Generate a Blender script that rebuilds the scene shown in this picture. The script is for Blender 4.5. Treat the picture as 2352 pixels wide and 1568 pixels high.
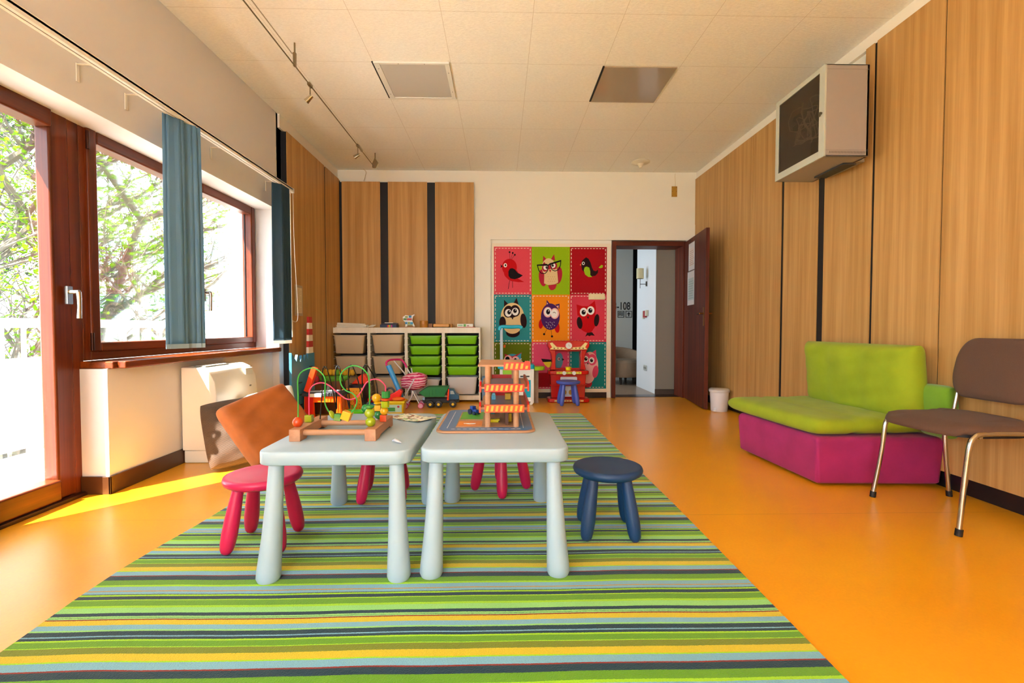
import bpy, bmesh, math, random
from mathutils import Matrix, Vector
random.seed(7)
for _o in list(bpy.data.objects): bpy.data.objects.remove(_o, do_unlink=True)
SC = bpy.context.scene; COL = SC.collection
PI = math.pi
# ---------------------------------------------------------------- camera
cd = bpy.data.cameras.new('camera'); cam = bpy.data.objects.new('camera', cd); COL.objects.link(cam)
cam.location = (0, 0, .93)
cam.rotation_euler = (PI/2 - math.atan(32/1085), 0, -math.atan(26/1085))
cd.sensor_width = 36; cd.lens = 1085/2352*36; cd.clip_start = .05; cd.clip_end = 200
SC.camera = cam
# ---------------------------------------------------------------- sky, sun, exposure
w = bpy.data.worlds.new('world'); SC.world = w; w.use_nodes = True
bg = w.node_tree.nodes['Background']; bg.inputs[0].default_value = (.74, .87, 1, 1); bg.inputs[1].default_value = 6.0
sd = bpy.data.lights.new('sun', 'SUN'); sun = bpy.data.objects.new('sun', sd); COL.objects.link(sun)
sd.energy = 48; sd.angle = .012; sd.color = (1, .95, .86)
sun.rotation_euler = Vector((.92, 1, -1.8)).to_track_quat('-Z', 'Y').to_euler(); sun.location = (-6, -4, 9)
def portal(name, loc, rot, sx, sy):
    l = bpy.data.lights.new(name, 'AREA'); l.shape = 'RECTANGLE'; l.size = sx; l.size_y = sy; l.cycles.is_portal = True
    o = bpy.data.objects.new(name, l); COL.objects.link(o); o.location = loc; o.rotation_euler = rot
def area(name, loc, rot, sx, sy, e, col=(1, 1, 1)):
    l = bpy.data.lights.new(name, 'AREA'); l.shape = 'RECTANGLE'; l.size = sx; l.size_y = sy; l.energy = e; l.color = col
    o = bpy.data.objects.new(name, l); COL.objects.link(o); o.location = loc; o.rotation_euler = rot
portal('window_portal', (-2.5, 3.3, 1.35), (0, -PI/2, 0), 1.5, 2.7)
portal('side_portal', (-2.5, -1.05, 1.4), (0, -PI/2, 0), 1.3, 1.9)
portal('rear_portal', (-.9, -2.25, 1.5), (PI/2, 0, 0), 1.4, 2.1)  # for the added opening in the rear wall
# daylight from the corridor's own window, left of the doorway
area('hall_daylight', (-.5, 7.3, 1.6), (0, -PI/2, 0), 1.8, 1.2, 24, (.85, .93, 1))
SC.view_settings.view_transform = 'Standard'; SC.view_settings.look = 'None'
SC.view_settings.exposure = 1.02; SC.view_settings.gamma = 1; SC.view_settings.use_curve_mapping = False
# ---------------------------------------------------------------- materials
_M = {}
def lin(h):
    h = h.lstrip('#'); r = []
    for i in (0, 2, 4):
        c = int(h[i:i+2], 16)/255; r.append(c/12.92 if c <= .04045 else ((c+.055)/1.055)**2.4)
    return (r[0], r[1], r[2], 1)
def mat(name, col='#ffffff', rough=.5, metal=0, spec=.5, var=0, vscale=40, bump=0, bscale=200, sheen=0, coat=0):
    if name in _M: return _M[name]
    m = bpy.data.materials.new(name); m.use_nodes = True; nt = m.node_tree; b = nt.nodes['Principled BSDF']
    c = lin(col) if isinstance(col, str) else col
    b.inputs['Base Color'].default_value = c; b.inputs['Roughness'].default_value = rough
    b.inputs['Metallic'].default_value = metal; b.inputs['Specular IOR Level'].default_value = spec
    b.inputs['Sheen Weight'].default_value = sheen; b.inputs['Coat Weight'].default_value = coat
    tc = nt.nodes.new('ShaderNodeTexCoord')
    if var:
        n = nt.nodes.new('ShaderNodeTexNoise'); n.inputs['Scale'].default_value = vscale; n.inputs['Detail'].default_value = 4
        nt.links.new(tc.outputs['Object'], n.inputs['Vector'])
        mx = nt.nodes.new('ShaderNodeMix'); mx.data_type = 'RGBA'
        mx.inputs['A'].default_value = tuple(v*(1-var) for v in c[:3])+(1,); mx.inputs['B'].default_value = tuple(min(1, v*(1+var)+.02*var) for v in c[:3])+(1,)
        nt.links.new(n.outputs['Fac'], mx.inputs['Factor']); nt.links.new(mx.outputs['Result'], b.inputs['Base Color'])
    if bump:
        n2 = nt.nodes.new('ShaderNodeTexNoise'); n2.inputs['Scale'].default_value = bscale; n2.inputs['Detail'].default_value = 3
        nt.links.new(tc.outputs['Object'], n2.inputs['Vector'])
        bp = nt.nodes.new('ShaderNodeBump'); bp.inputs['Strength'].default_value = bump; bp.inputs['Distance'].default_value = .004
        nt.links.new(n2.outputs['Fac'], bp.inputs['Height']); nt.links.new(bp.outputs['Normal'], b.inputs['Normal'])
    _M[name] = m; return m
class N:                                                   # tiny node helper
    def __init__(s, name):
        s.m = bpy.data.materials.new(name); s.m.use_nodes = True; s.t = s.m.node_tree; s.b = s.t.nodes['Principled BSDF']; _M[name] = s.m
    def n(s, kind, **k):
        x = s.t.nodes.new('ShaderNode'+kind)
        for a, v in k.items():
            if a.startswith('i_'):
                key = a[2:].replace('_', ' '); x.inputs[int(key) if key.isdigit() else key].default_value = v
            else: setattr(x, a, v)
        return x
    def l(s, a, b): s.t.links.new(a, b)
    def math(s, op, a, b=None, c=None):
        x = s.t.nodes.new('ShaderNodeMath'); x.operation = op
        for i, v in enumerate((a, b, c)):
            if v is None: continue
            if isinstance(v, (int, float)): x.inputs[i].default_value = v
            else: s.l(v, x.inputs[i])
        return x.outputs[0]
    def mix(s, f, a, b, bt='MIX'):
        x = s.t.nodes.new('ShaderNodeMix'); x.data_type = 'RGBA'; x.blend_type = bt
        for k, v in (('Factor', f), ('A', a), ('B', b)):
            if isinstance(v, (int, float)): x.inputs[k].default_value = v
            elif isinstance(v, (tuple, list)): x.inputs[k].default_value = v
            else: s.l(v, x.inputs[k])
        return x.outputs['Result']
    def ramp(s, fac, stops, interp='LINEAR'):
        x = s.t.nodes.new('ShaderNodeValToRGB'); r = x.color_ramp; r.interpolation = interp
        while len(r.elements) < len(stops): r.elements.new(1)
        for e, (p, c) in zip(r.elements, stops): e.position = p; e.color = lin(c) if isinstance(c, str) else c
        s.l(fac, x.inputs[0]); return x.outputs[0]
def wood(name, c1, c2, axis='Z', rough=.42, s=1.0, fig=1.0):
    if name in _M: return _M[name]
    q = N(name); tc = q.n('TexCoord'); mp = q.n('Mapping')
    sc = {'X': (.6, 14, 14), 'Y': (14, .6, 14), 'Z': (14, 14, .35)}[axis]
    mp.inputs['Scale'].default_value = tuple(v*s for v in sc); q.l(tc.outputs['Object'], mp.inputs[0])
    n = q.n('TexNoise', i_Scale=1.4, i_Detail=5, i_Roughness=.6); q.l(mp.outputs[0], n.inputs['Vector'])
    n2 = q.n('TexNoise', i_Scale=9, i_Detail=3); q.l(mp.outputs[0], n2.inputs['Vector'])
    f = q.math('ADD', q.math('MULTIPLY', n.outputs['Fac'], .8), q.math('MULTIPLY', n2.outputs['Fac'], .2))
    c = q.ramp(f, [(.5-.16*fig, c1), (.5+.16*fig, c2)]); q.l(c, q.b.inputs['Base Color']); q.b.inputs['Roughness'].default_value = rough
    q.b.inputs['Specular IOR Level'].default_value = .35
    return q.m
def glassmat(name, tint=(1, 1, 1, 1), refl=.06):
    if name in _M: return _M[name]
    q = N(name); t = q.n('BsdfTransparent'); t.inputs[0].default_value = tint
    g = q.n('BsdfGlossy'); g.inputs['Roughness'].default_value = .02
    mx = q.n('MixShader'); fr = q.n('Fresnel', i_IOR=1.35); q.l(q.math('ADD', q.math('MULTIPLY', fr.outputs[0], .6), refl*.3), mx.inputs[0])
    q.l(t.outputs[0], mx.inputs[1]); q.l(g.outputs[0], mx.inputs[2]); q.l(mx.outputs[0], q.t.nodes['Material Output'].inputs[0]); return q.m
# ---------------------------------------------------------------- mesh builder
class G:
    def __init__(s): s.v = []; s.f = []; s.m = []; s.mi = 0; s.X = None
    def add(s, vs, fs):
        o = len(s.v)
        for p in vs:
            p = Vector(p)
            if s.X is not None: p = s.X @ p
            s.v.append(tuple(p))
        for f in fs: s.f.append([i+o for i in f]); s.m.append(s.mi)
        return s
    def box(s, x0, x1, y0, y1, z0, z1):
        return s.add([(x0,y0,z0),(x1,y0,z0),(x1,y1,z0),(x0,y1,z0),(x0,y0,z1),(x1,y0,z1),(x1,y1,z1),(x0,y1,z1)],
            [(0,3,2,1),(4,5,6,7),(0,1,5,4),(1,2,6,5),(2,3,7,6),(3,0,4,7)])
    def cb(s, c, d): return s.box(c[0]-d[0]/2, c[0]+d[0]/2, c[1]-d[1]/2, c[1]+d[1]/2, c[2]-d[2]/2, c[2]+d[2]/2)
    def ring(s, rings, cap=True, closed=False):
        n = len(rings[0]); vs = [p for r in rings for p in r]; fs = []
        R = len(rings)
        for i in range(R if closed else R-1):
            a = i*n; b = ((i+1) % R)*n
            for j in range(n): fs.append((a+j, a+(j+1) % n, b+(j+1) % n, b+j))
        if cap and not closed: fs += [tuple(reversed(range(n))), tuple(range((R-1)*n, R*n))]
        return s.add(vs, fs)
    def cyl(s, p0, p1, r0, r1=None, n=16):
        r1 = r0 if r1 is None else r1
        return s.tube([p0, p1], [r0, r1], n)
    def tube(s, pts, r, n=8, closed=False):
        pts = [Vector(p) for p in pts]; R = len(pts)
        rr = r if isinstance(r, (list, tuple)) else [r]*R
        rings = []; up = None
        for i, p in enumerate(pts):
            if closed: t = pts[(i+1) % R]-pts[i-1]
            else: t = pts[min(i+1, R-1)]-pts[max(i-1, 0)]
            t = t.normalized() if t.length > 1e-9 else Vector((0, 0, 1))
            if up is None: up = Vector((0, 0, 1)) if abs(t.z) < .9 else Vector((1, 0, 0))
            a = up - t*up.dot(t)
            if a.length < 1e-6: a = Vector((0, 1, 0)) - t*t.y
            a.normalize(); b = t.cross(a); up = a
            rings.append([tuple(p + (a*math.cos(2*PI*k/n) + b*math.sin(2*PI*k/n))*rr[i]) for k in range(n)])
        return s.ring(rings, closed=closed)
    def lathe(s, prof, c=(0, 0, 0), n=24):
        return s.ring([[(c[0]+r*math.cos(2*PI*k/n), c[1]+r*math.sin(2*PI*k/n), c[2]+z) for k in range(n)] for r, z in [(max(r, 1e-4), z) for r, z in prof]])
    def sph(s, c, r, n=14, sc=(1, 1, 1)):
        m = max(6, n//2)
        return s.ring([[(c[0]+r*sc[0]*math.sin(a)*math.cos(2*PI*k/n), c[1]+r*sc[1]*math.sin(a)*math.sin(2*PI*k/n), c[2]-r*sc[2]*math.cos(a)) for k in range(n)]
                       for a in [max(.02, min(PI-.02, PI*i/m)) for i in range(m+1)]])
    def prism(s, poly, ax, a, b):
        def P(u, v, t): return {'X': (t, u, v), 'Y': (u, t, v), 'Z': (u, v, t)}[ax]
        n = len(poly); vs = [P(u, v, a) for u, v in poly]+[P(u, v, b) for u, v in poly]
        return s.add(vs, [tuple(range(n)), tuple(reversed(range(n, 2*n)))]+[(i, i+n, (i+1) % n+n, (i+1) % n) for i in range(n)])
    def flat(s, poly, y): return s.add([(u, y, v) for u, v in poly], [tuple(range(len(poly)))])
    def build(s, name, mats, parent=None, smooth=False, bev=0, seg=2, sub=0, angle=40, loc=None, rot=None):
        me = bpy.data.meshes.new(name); me.from_pydata(s.v, [], s.f)
        if not isinstance(mats, (list, tuple)): mats = [mats]
        for m in mats: me.materials.append(m)
        me.polygons.foreach_set('material_index', s.m)
        bm = bmesh.new(); bm.from_mesh(me); bmesh.ops.recalc_face_normals(bm, faces=bm.faces[:]); bm.to_mesh(me); bm.free()
        if smooth:
            me.polygons.foreach_set('use_smooth', [True]*len(me.polygons)); me.set_sharp_from_angle(angle=math.radians(angle))
        o = bpy.data.objects.new(name, me); COL.objects.link(o)
        if bev:
            b = o.modifiers.new('bevel', 'BEVEL'); b.width = bev; b.segments = seg; b.limit_method = 'ANGLE'; b.angle_limit = math.radians(35)
            if not smooth:
                me.polygons.foreach_set('use_smooth', [True]*len(me.polygons)); b.harden_normals = True
        if sub:
            b = o.modifiers.new('sub', 'SUBSURF'); b.levels = sub; b.render_levels = sub
        if parent: o.parent = parent
        if loc: o.location = loc
        if rot: o.rotation_euler = rot
        return o
def rrect(x0, x1, y0, y1, r, n=5):
    P = []
    for cx, cy, a in ((x1-r, y0+r, -PI/2), (x1-r, y1-r, 0), (x0+r, y1-r, PI/2), (x0+r, y0+r, PI)):
        for i in range(n+1): t = a+PI/2*i/n; P.append((cx+r*math.cos(t), cy+r*math.sin(t)))
    return P
def ell(cx, cy, rx, ry, n=24, rot=0):
    c, s = math.cos(rot), math.sin(rot)
    return [(cx+rx*math.cos(t)*c-ry*math.sin(t)*s, cy+rx*math.cos(t)*s+ry*math.sin(t)*c) for t in [2*PI*i/n for i in range(n)]]
def tag(o, label, cat=None, group=None, kind=None):
    if label: o['label'] = label
    if cat: o['category'] = cat
    if group: o['group'] = group
    if kind: o['kind'] = kind
    return o
def T(name, label, cat, loc=(0, 0, 0), rz=0, group=None, rot=None):
    o = bpy.data.objects.new(name, None); COL.objects.link(o); o.location = loc; o.rotation_euler = rot or (0, 0, rz)
    o.empty_display_size = .05; return tag(o, label, cat, group)
def dup(root, loc=None, rz=None, label=None, group=None, parent=None):
    r = root.copy(); COL.objects.link(r); r.parent = parent
    for ch in list(root.children): dup(ch, parent=r)
    if loc is not None: r.location = loc
    if rz is not None: r.rotation_euler = (0, 0, rz)
    if label: r['label'] = label
    if group: r['group'] = group
    return r
def ST(g, name, mats, label=None, cat=None, **k):
    o = g.build(name, mats, **k); o['kind'] = 'structure'
    if label: o['label'] = label; o['category'] = cat or name.split('_')[0]
    return o
def text(body, size, loc, m, par=None, sx=1, fat=0):
    fc = bpy.data.curves.new('lettering', 'FONT'); fc.body = body; fc.size = size; fc.extrude = .0006; fc.offset = fat; fo = bpy.data.objects.new('lettering_curve', fc); COL.objects.link(fo)
    bpy.context.view_layer.update(); me = bpy.data.meshes.new_from_object(fo.evaluated_get(bpy.context.evaluated_depsgraph_get())); bpy.data.objects.remove(fo, do_unlink=True)
    me.materials.clear(); me.materials.append(m); o = bpy.data.objects.new('lettering', me); COL.objects.link(o)
    o.location = loc; o.rotation_euler = (PI/2, 0, 0); o.scale = (sx, 1, 1); o.parent = par; return o
# common materials
white = mat('white_plastic', '#e8e6e0', .35); black = mat('black_matte', '#0c0c10', .6)
paint = mat('cream_wall_paint', '#f2efe2', .8, bump=.05, bscale=60)
paintL = mat('pale_wall_paint', '#dedcdc', .8, bump=.05, bscale=60)
chrome = mat('chrome', '#d8d8d8', .15, metal=1)
greyplas = mat('grey_plastic', '#c9ced0', .4)
BRN = wood('red_brown_wood', '#4a1d08', '#7a3510', 'Z', .3)
BRNX = wood('red_brown_wood_rail', '#4a1d08', '#7a3510', 'Y', .3)
OAK = wood('oak_veneer', '#b08346', '#cfa264', 'Z', .45, 1.0, .9)
# ================================================================ THE SETTING
XL, XR, YB, ZC = -2.12, 2.60, 6.20, 2.96
# floor
q = N('orange_vinyl_floor'); tc = q.n('TexCoord'); sp = q.n('SeparateXYZ'); q.l(tc.outputs['Object'], sp.inputs[0])
n = q.n('TexNoise', i_Scale=1.6, i_Detail=6, i_Roughness=.65); q.l(tc.outputs['Object'], n.inputs['Vector'])
n2 = q.n('TexNoise', i_Scale=90, i_Detail=2); q.l(tc.outputs['Object'], n2.inputs['Vector'])
c = q.ramp(q.math('ADD', q.math('MULTIPLY', n.outputs['Fac'], .7), q.math('MULTIPLY', n2.outputs['Fac'], .3)), [(.3, '#e89a0c'), (.7, '#f6b01c')])
sm = q.math('LESS_THAN', q.math('ABSOLUTE', q.math('SUBTRACT', q.math('FRACT', q.math('ADD', q.math('DIVIDE', sp.outputs['Y'], 2.0), -1.15+.5+2)), .5)), .0009)
c = q.mix(q.math('MULTIPLY', sm, .45), c, lin('#8a4a00')); q.l(c, q.b.inputs['Base Color'])
q.l(q.math('ADD', q.math('MULTIPLY', n.outputs['Fac'], .15), .26), q.b.inputs['Roughness']); q.b.inputs['Coat Weight'].default_value = .5; q.b.inputs['Coat Roughness'].default_value = .3; q.b.inputs['Specular IOR Level'].default_value = .5
bp = q.n('Bump', i_Strength=.04, i_Distance=.01); q.l(n2.outputs['Fac'], bp.inputs['Height']); q.l(bp.outputs[0], q.b.inputs['Normal'])
floorM = q.m
ST(G().box(-2.6, 2.8, -2.4, 6.32, -.12, 0), 'floor', floorM, 'glossy orange vinyl floor of the playroom')
# ceiling with tile joints
q = N('ceiling_tile'); tc = q.n('TexCoord'); sp = q.n('SeparateXYZ'); q.l(tc.outputs['Object'], sp.inputs[0])
def joint(o, off, pit): return q.math('LESS_THAN', q.math('FRACT', q.math('DIVIDE', q.math('ADD', o, off), pit)), .0055)
j = q.math('MAXIMUM', joint(sp.outputs['X'], .978+5.94, .594), joint(sp.outputs['Y'], 5.955-3.103, .5955))
n = q.n('TexNoise', i_Scale=70, i_Detail=5, i_Roughness=.75); mp = q.n('Mapping'); mp.inputs['Scale'].default_value = (.6, 1.3, 1)
q.l(tc.outputs['Object'], mp.inputs[0]); q.l(mp.outputs[0], n.inputs['Vector'])
c = q.ramp(n.outputs['Fac'], [(.35, '#f2f1ea'), (.62, '#fcfbf4')]); c = q.mix(q.math('MULTIPLY', j, .5), c, lin('#b8aa96')); q.l(c, q.b.inputs['Base Color'])
q.b.inputs['Roughness'].default_value = .85; bp = q.n('Bump', i_Strength=.45, i_Distance=.006); q.l(n.outputs['Fac'], bp.inputs['Height']); q.l(bp.outputs[0], q.b.inputs['Normal'])
ST(G().box(-2.6, 2.8, -2.4, 6.35, ZC, ZC+.12), 'ceiling', q.m, 'cream suspended ceiling of square tiles')
# left wall: lower part under the window, upper part, parts beside the openings
g = G()
g.box(-2.55, XL, -2.4, 4.70, 2.05, ZC)            # above the openings
g.box(-2.55, XL, 4.57, 6.32, 0, ZC)               # far part
g.box(-2.40, -2.185, 2.67, 4.60, 0, .70)           # below the window
g.box(-2.55, XL, -.1, 1.93, 0, 2.05); g.box(-2.55, XL, -2.4, -2.0, 0, 2.05); g.box(-2.55, XL, -2.0, -.1, 0, .75)             # near part
ST(g, 'wall_left', paintL, 'pale painted wall with the windows and balcony door')
g = G(); g.box(XR, XR+.12, -2.4, 6.32, 0, ZC); ST(g, 'wall_right', paint, 'cream wall behind the wood panels on the right')
g = G()                                           # back wall with recess and doorway
g.box(-2.2, -.13, YB, YB+.10, 0, ZC); g.box(-.13, 1.46, YB+.015, YB+.10, 0, 2.075); g.box(-.13, XR, YB, YB+.10, 2.075, ZC)
g.box(2.45, XR, YB, YB+.10, 0, 2.075); g.box(-.34, XR-.005, YB-.012, YB, 2.075, 2.28); g.box(-.34, -.13, YB-.012, YB, 0, 2.075)
ST(g, 'wall_back', paint, 'cream back wall with the mural recess and the doorway')
g = G(); g.box(-2.6, -1.6, -2.4, -2.3, 0, ZC); g.box(-.2, 2.7, -2.4, -2.3, 0, ZC); g.box(-1.6, -.2, -2.4, -2.3, 0, .5); g.box(-1.6, -.2, -2.4, -2.3, 2.6, ZC)  # unseen wall; its opening is added and sized to let sky fill in
ST(g, 'wall_rear', paint)
# baseboards
bb = mat('black_baseboard', '#15151a', .3); bbr = mat('brown_baseboard', '#4a2c17', .3)
ST(G().box(XR-.012, XR, -2.3, YB, 0, .10), 'baseboard_right', bb)
ST(G().box(-.13, 1.40, YB+.0, YB+.015, 0, .075).box(-.34, -.13, YB-.022, YB-.012, 0, .075), 'baseboard_back', bb)
g = G(); g.box(-2.185, -2.173, 2.658, 4.57, 0, .10); g.box(-2.334, -2.173, 2.658, 2.67, 0, .10)
ST(g, 'baseboard_left', bbr, bev=.003)
# cornice strips
g = G(); g.box(XR-.03, XR, -2.3, YB, 2.875, ZC); ST(g, 'trim_1', mat('white_trim', '#f3ede0', .6), 'white cornice strip above the right hand panels')
g = G(); g.box(XL, XL+.02, 4.6, YB, 2.83, ZC); ST(g, 'trim_2', _M['white_trim'])
# ---- right hand wood panels
pan = {'first': 0}
RP = [(5.90, 6.195, 'narrow oak veneer wall panel in the right back corner behind the open door'),
      (5.265, 5.895, 'oak veneer panel on the right wall just behind the open door leaf'),
      (4.775, 5.258, 'oak veneer panel on the right wall above the white pedal bin'),
      (4.275, 4.768, 'oak veneer panel on the right wall, left of the first black gap'),
      (3.775, 4.235, 'oak veneer panel between the two black gaps under the metal cabinet'),
      (3.225, 3.70, 'oak veneer panel below and beside the wall cabinet, cut short at the cabinet'),
      (2.705, 3.20, 'wide oak veneer panel right of the metal cabinet, behind the green sofa'),
      (2.10, 2.695, 'wide oak veneer panel on the right wall behind the brown chair')]
for i, (a, b, lab) in enumerate(RP):
    g = G()
    if i == 5: g.box(XR-.045, XR-.0385, a, 3.30, .10, 2.872); g.box(XR-.045, XR-.0385, 3.30, b, .10, 2.2)
    else: g.box(XR-.045, XR-.0385, a, b, .10, 2.872)
    o = g.build('wall_panel', OAK, loc=(0, 0, 0)); tag(o, lab, 'wall panel', 'oak panels on the right wall')
for k in range(5):
    a = 2.09-.595*(k+1); o = G().box(XR-.045, XR-.0385, a, a+.588, .10, 2.872).build('wall_panel', OAK)
    tag(o, 'oak veneer panel on the right wall beside the camera', 'wall panel', 'oak panels on the right wall')
ST(G().box(XR-.038, XR-.001, -.9, 3.30, .10, 2.868).box(XR-.038, XR-.001, 3.30, 3.72, .10, 2.19).box(XR-.038, XR-.001, 3.72, 6.19, .10, 2.868), 'trim_3', black, 'black backing seen in the gaps between the right hand panels')
# ---- back wall panels (left part)
for a, b, lab in [(-2.035, -1.548, 'oak veneer panel on the back wall, left of both black strips'), (-1.447, -.945, 'oak veneer panel on the back wall between the two black strips'), (-.844, -.345, 'oak veneer panel on the back wall beside the owl mural')]:
    o = G().box(a, b, YB-.045, YB-.0385, .05, 2.80).build('wall_panel', OAK); tag(o, lab, 'wall panel', 'oak panels on the back wall')
ST(G().box(-2.09, -.347, YB-.038, YB-.001, .05, 2.795), 'trim_4', black, 'black backing strips between the back wall panels')
# ---- left wall panels
for a, b, lab in [(4.66, 5.095, 'oak veneer panel on the left wall with the framed notice'), (5.103, 5.625, 'oak veneer panel on the left wall behind the toy tower'), (5.66, 6.13, 'oak veneer panel on the left wall in the back corner')]:
    o = G().box(-2.066, -2.06, a, b, .10, 2.82).build('wall_panel', OAK); tag(o, lab, 'wall panel', 'oak panels on the left wall')
ST(G().box(-2.119, -2.0665, 4.655, 6.19, .10, 2.815), 'trim_5', black, 'black backing of the left wall panels')
# ---- window sill
sill = wood('sill_wood', '#5a2408', '#8f4212', 'Y', .25)
ST(G().box(-2.34, -2.155, 2.675, 4.565, .70, .742).box(-2.155, -2.105, 2.70, 4.59, .70, .742), 'trim_6', sill, 'red brown wooden window sill', 'window sill', bev=.008)
# ---- balcony door (door_1)
GL = glassmat('window_glass')
F0, F1 = -2.42, -2.335
g = G()
g.box(F0, F1, 2.62, 2.70, 0, 2.10); g.box(F0, F1, 1.90, 1.96, 0, 2.10); g.box(F0, F1, 1.9, 2.70, 2.05, 2.12)
D = ST(g, 'door_1', BRN, 'red brown framed glass balcony door on the left', 'door', bev=.006)
g = G(); g.box(F0+.01, F1+.004, 2.525, 2.635, .02, 2.07); g.box(F0+.01, F1+.025, 1.94, 2.05, .02, 2.07)
g.build('door_leaf', BRN, D, bev=.012)
g = G(); g.box(F0+.01, F1+.024, 2.05, 2.525, .02, .13); g.box(F0+.01, F1+.024, 2.05, 2.525, 1.965, 2.07); g.build('door_rail', BRNX, D, bev=.01)
G().box(-2.40, -2.385, 2.04, 2.53, .12, 1.975).build('glass_pane', GL, D)
def handle(par, y, z):
    g = G(); g.box(-2.312, -2.298, y-.016, y+.016, z-.035, z+.06); g.cyl((-2.30, y, z+.03), (-2.25, y, z+.03), .011)
    g.tube([(-2.255, y, z+.03), (-2.252, y-.0, z+.0), (-2.255, y+.004, z-.05), (-2.26, y+.006, z-.11)], [.012, .011, .010, .012], 10)
    return g.build('handle', mat('satin_nickel', '#c9c4ba', .25, metal=1), par, smooth=True)
handle(D, 2.585, 1.09)
ST(G().box(-2.42, -2.30, 1.9, 2.72, -.01, .018), 'trim_7', mat('dark_threshold', '#3a1a0c', .4))
# ---- windows
def window(name, y0, y1, g0, g1, lab, hy=None):
    fr = G(); fr.box(F0, F1, y0, y0+.05, .742, 2.10); fr.box(F0, F1, y1-.04, y1, .742, 2.10)
    fr2 = G(); fr2.box(F0, F1, y0+.05, y1-.04, .742, .80); fr2.box(F0, F1, y0+.05, y1-.04, 2.05, 2.12)
    W = ST(fr, name, BRN, lab, 'window', bev=.006); fr2.build('window_frame', BRNX, W, bev=.006)
    s = G(); s.box(F0+.012, F1+.02, y0+.035, g0, .79, 2.065); s.box(F0+.012, F1+.02, g1, y1-.028, .79, 2.065); s.build('sash_stile', BRN, W, bev=.012)
    s = G(); s.box(F0+.012, F1+.019, g0, g1, .79, .845); s.box(F0+.012, F1+.019, g0, g1, 1.98, 2.065); s.build('sash_rail', BRNX, W, bev=.01)
    G().box(-2.40, -2.385, g0-.01, g1+.01, .84, 1.985).build('glass_pane', GL, W)
    G().box(-2.384, -2.376, g0, g0+.008, .845, 1.98).box(-2.384, -2.376, g1-.008, g1, .845, 1.98).build('gasket', black, W)
    g = G(); g.cyl((-2.31, y0+.03, .80), (-2.31, y0+.03, .90), .009); g.cyl((-2.31, y0+.03, 1.93), (-2.31, y0+.03, 2.03), .009); g.build('hinge', mat('brown_hinge', '#3c1c10', .3, metal=.6), W, smooth=True)
    if hy: handle(W, hy, 1.17)
    return W
window('window_1', 2.70, 3.68, 2.80, 3.60, 'large wooden window between the balcony door and the blind')
window('window_2', 3.68, 4.575, 3.765, 4.48, 'smaller wooden window right of the blue blind strip', 3.735)
# ---- doorway frame (door_2) and leaf
DB = wood('mahogany_door', '#3a1206', '#702c12', 'Z', .5); DBX = wood('mahogany_frame', '#3c1406', '#6e2c12', 'X', .5)
g = G(); g.box(1.462, 1.515, YB-.02, YB+.27, 0, 2.06); g.box(2.40, 2.452, YB-.02, YB+.27, 0, 2.06)
D2 = ST(g, 'door_2', DB, 'dark red wooden doorway with the door standing open', 'door', bev=.004)
G().box(1.515, 2.40, YB-.02, YB+.27, 2.0, 2.06).build('door_head', DBX, D2, bev=.004)
G().box(1.515, 2.40, YB+.06, YB+.27, -.01, .004).build('threshold', mat('dark_threshold2', '#2a130a', .3), D2)
lf = G().box(0, .925, -.02, .02, .008, 2.045).build('door_leaf', DB, D2, bev=.003, loc=(2.435, 6.165, 0), rot=(0, 0, -PI/2-math.atan(.12/.9)))
hm = mat('brass_handle', '#8a6030', .3, metal=1)
g = G()
for s_ in (-1, 1):
    g.box(.855, .885, s_*.021, s_*.026, .95, 1.16); g.cyl((.87, s_*.02, 1.09), (.87, s_*.065, 1.09), .009); g.tube([(.87, s_*.062, 1.09), (.80, s_*.066, 1.09), (.755, s_*.06, 1.088)], .009)
g.build('door_handle', hm, lf, smooth=True)
# ---- corridor beyond
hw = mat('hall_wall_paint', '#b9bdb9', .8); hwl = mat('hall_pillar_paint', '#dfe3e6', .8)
ST(G().box(-1, 4, 6.47, 12, -.12, -.001).box(-1, 4, 6.30, 6.47, -.12, -.012), 'floor_hallway', mat('hall_floor', '#8f7a66', .3, var=.15, vscale=8))
ST(G().box(-1, 4, 6.3, 12, 2.96, 3.05), 'ceiling_hallway', hw)
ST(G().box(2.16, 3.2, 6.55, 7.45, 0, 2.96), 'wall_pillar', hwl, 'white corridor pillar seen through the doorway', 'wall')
ST(G().box(2.16, 3.2, 6.53, 6.549, 0, 2.96), 'wall_pillar_front', mat('shaded_pillar_paint', '#8c867c', .8), 'front face of the corridor pillar, shade put into its colour', 'wall')  # darker colour stands in for the dim light on this face
ST(G().box(2.152, 3.2, 6.522, 6.53, 0, .07), 'baseboard_hallway', mat('hall_skirting', '#4d4038', .5))
ST(G().box(.5, 2.33, 8.3, 8.45, 0, 2.96), 'wall_hallway', hw, 'grey corridor wall with the room number lettering', 'wall')
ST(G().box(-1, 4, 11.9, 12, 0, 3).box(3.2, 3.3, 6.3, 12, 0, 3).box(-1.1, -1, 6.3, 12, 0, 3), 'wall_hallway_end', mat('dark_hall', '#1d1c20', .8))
ST(G().box(-1, 1.46, YB+.10, YB+.27, 0, 2.96).box(2.45, 3.3, YB+.10, YB+.27, 0, 2.96).box(1.46, 2.45, YB+.10, YB+.27, 2.06, 2.96), 'wall_hallway_near', hw)
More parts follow.
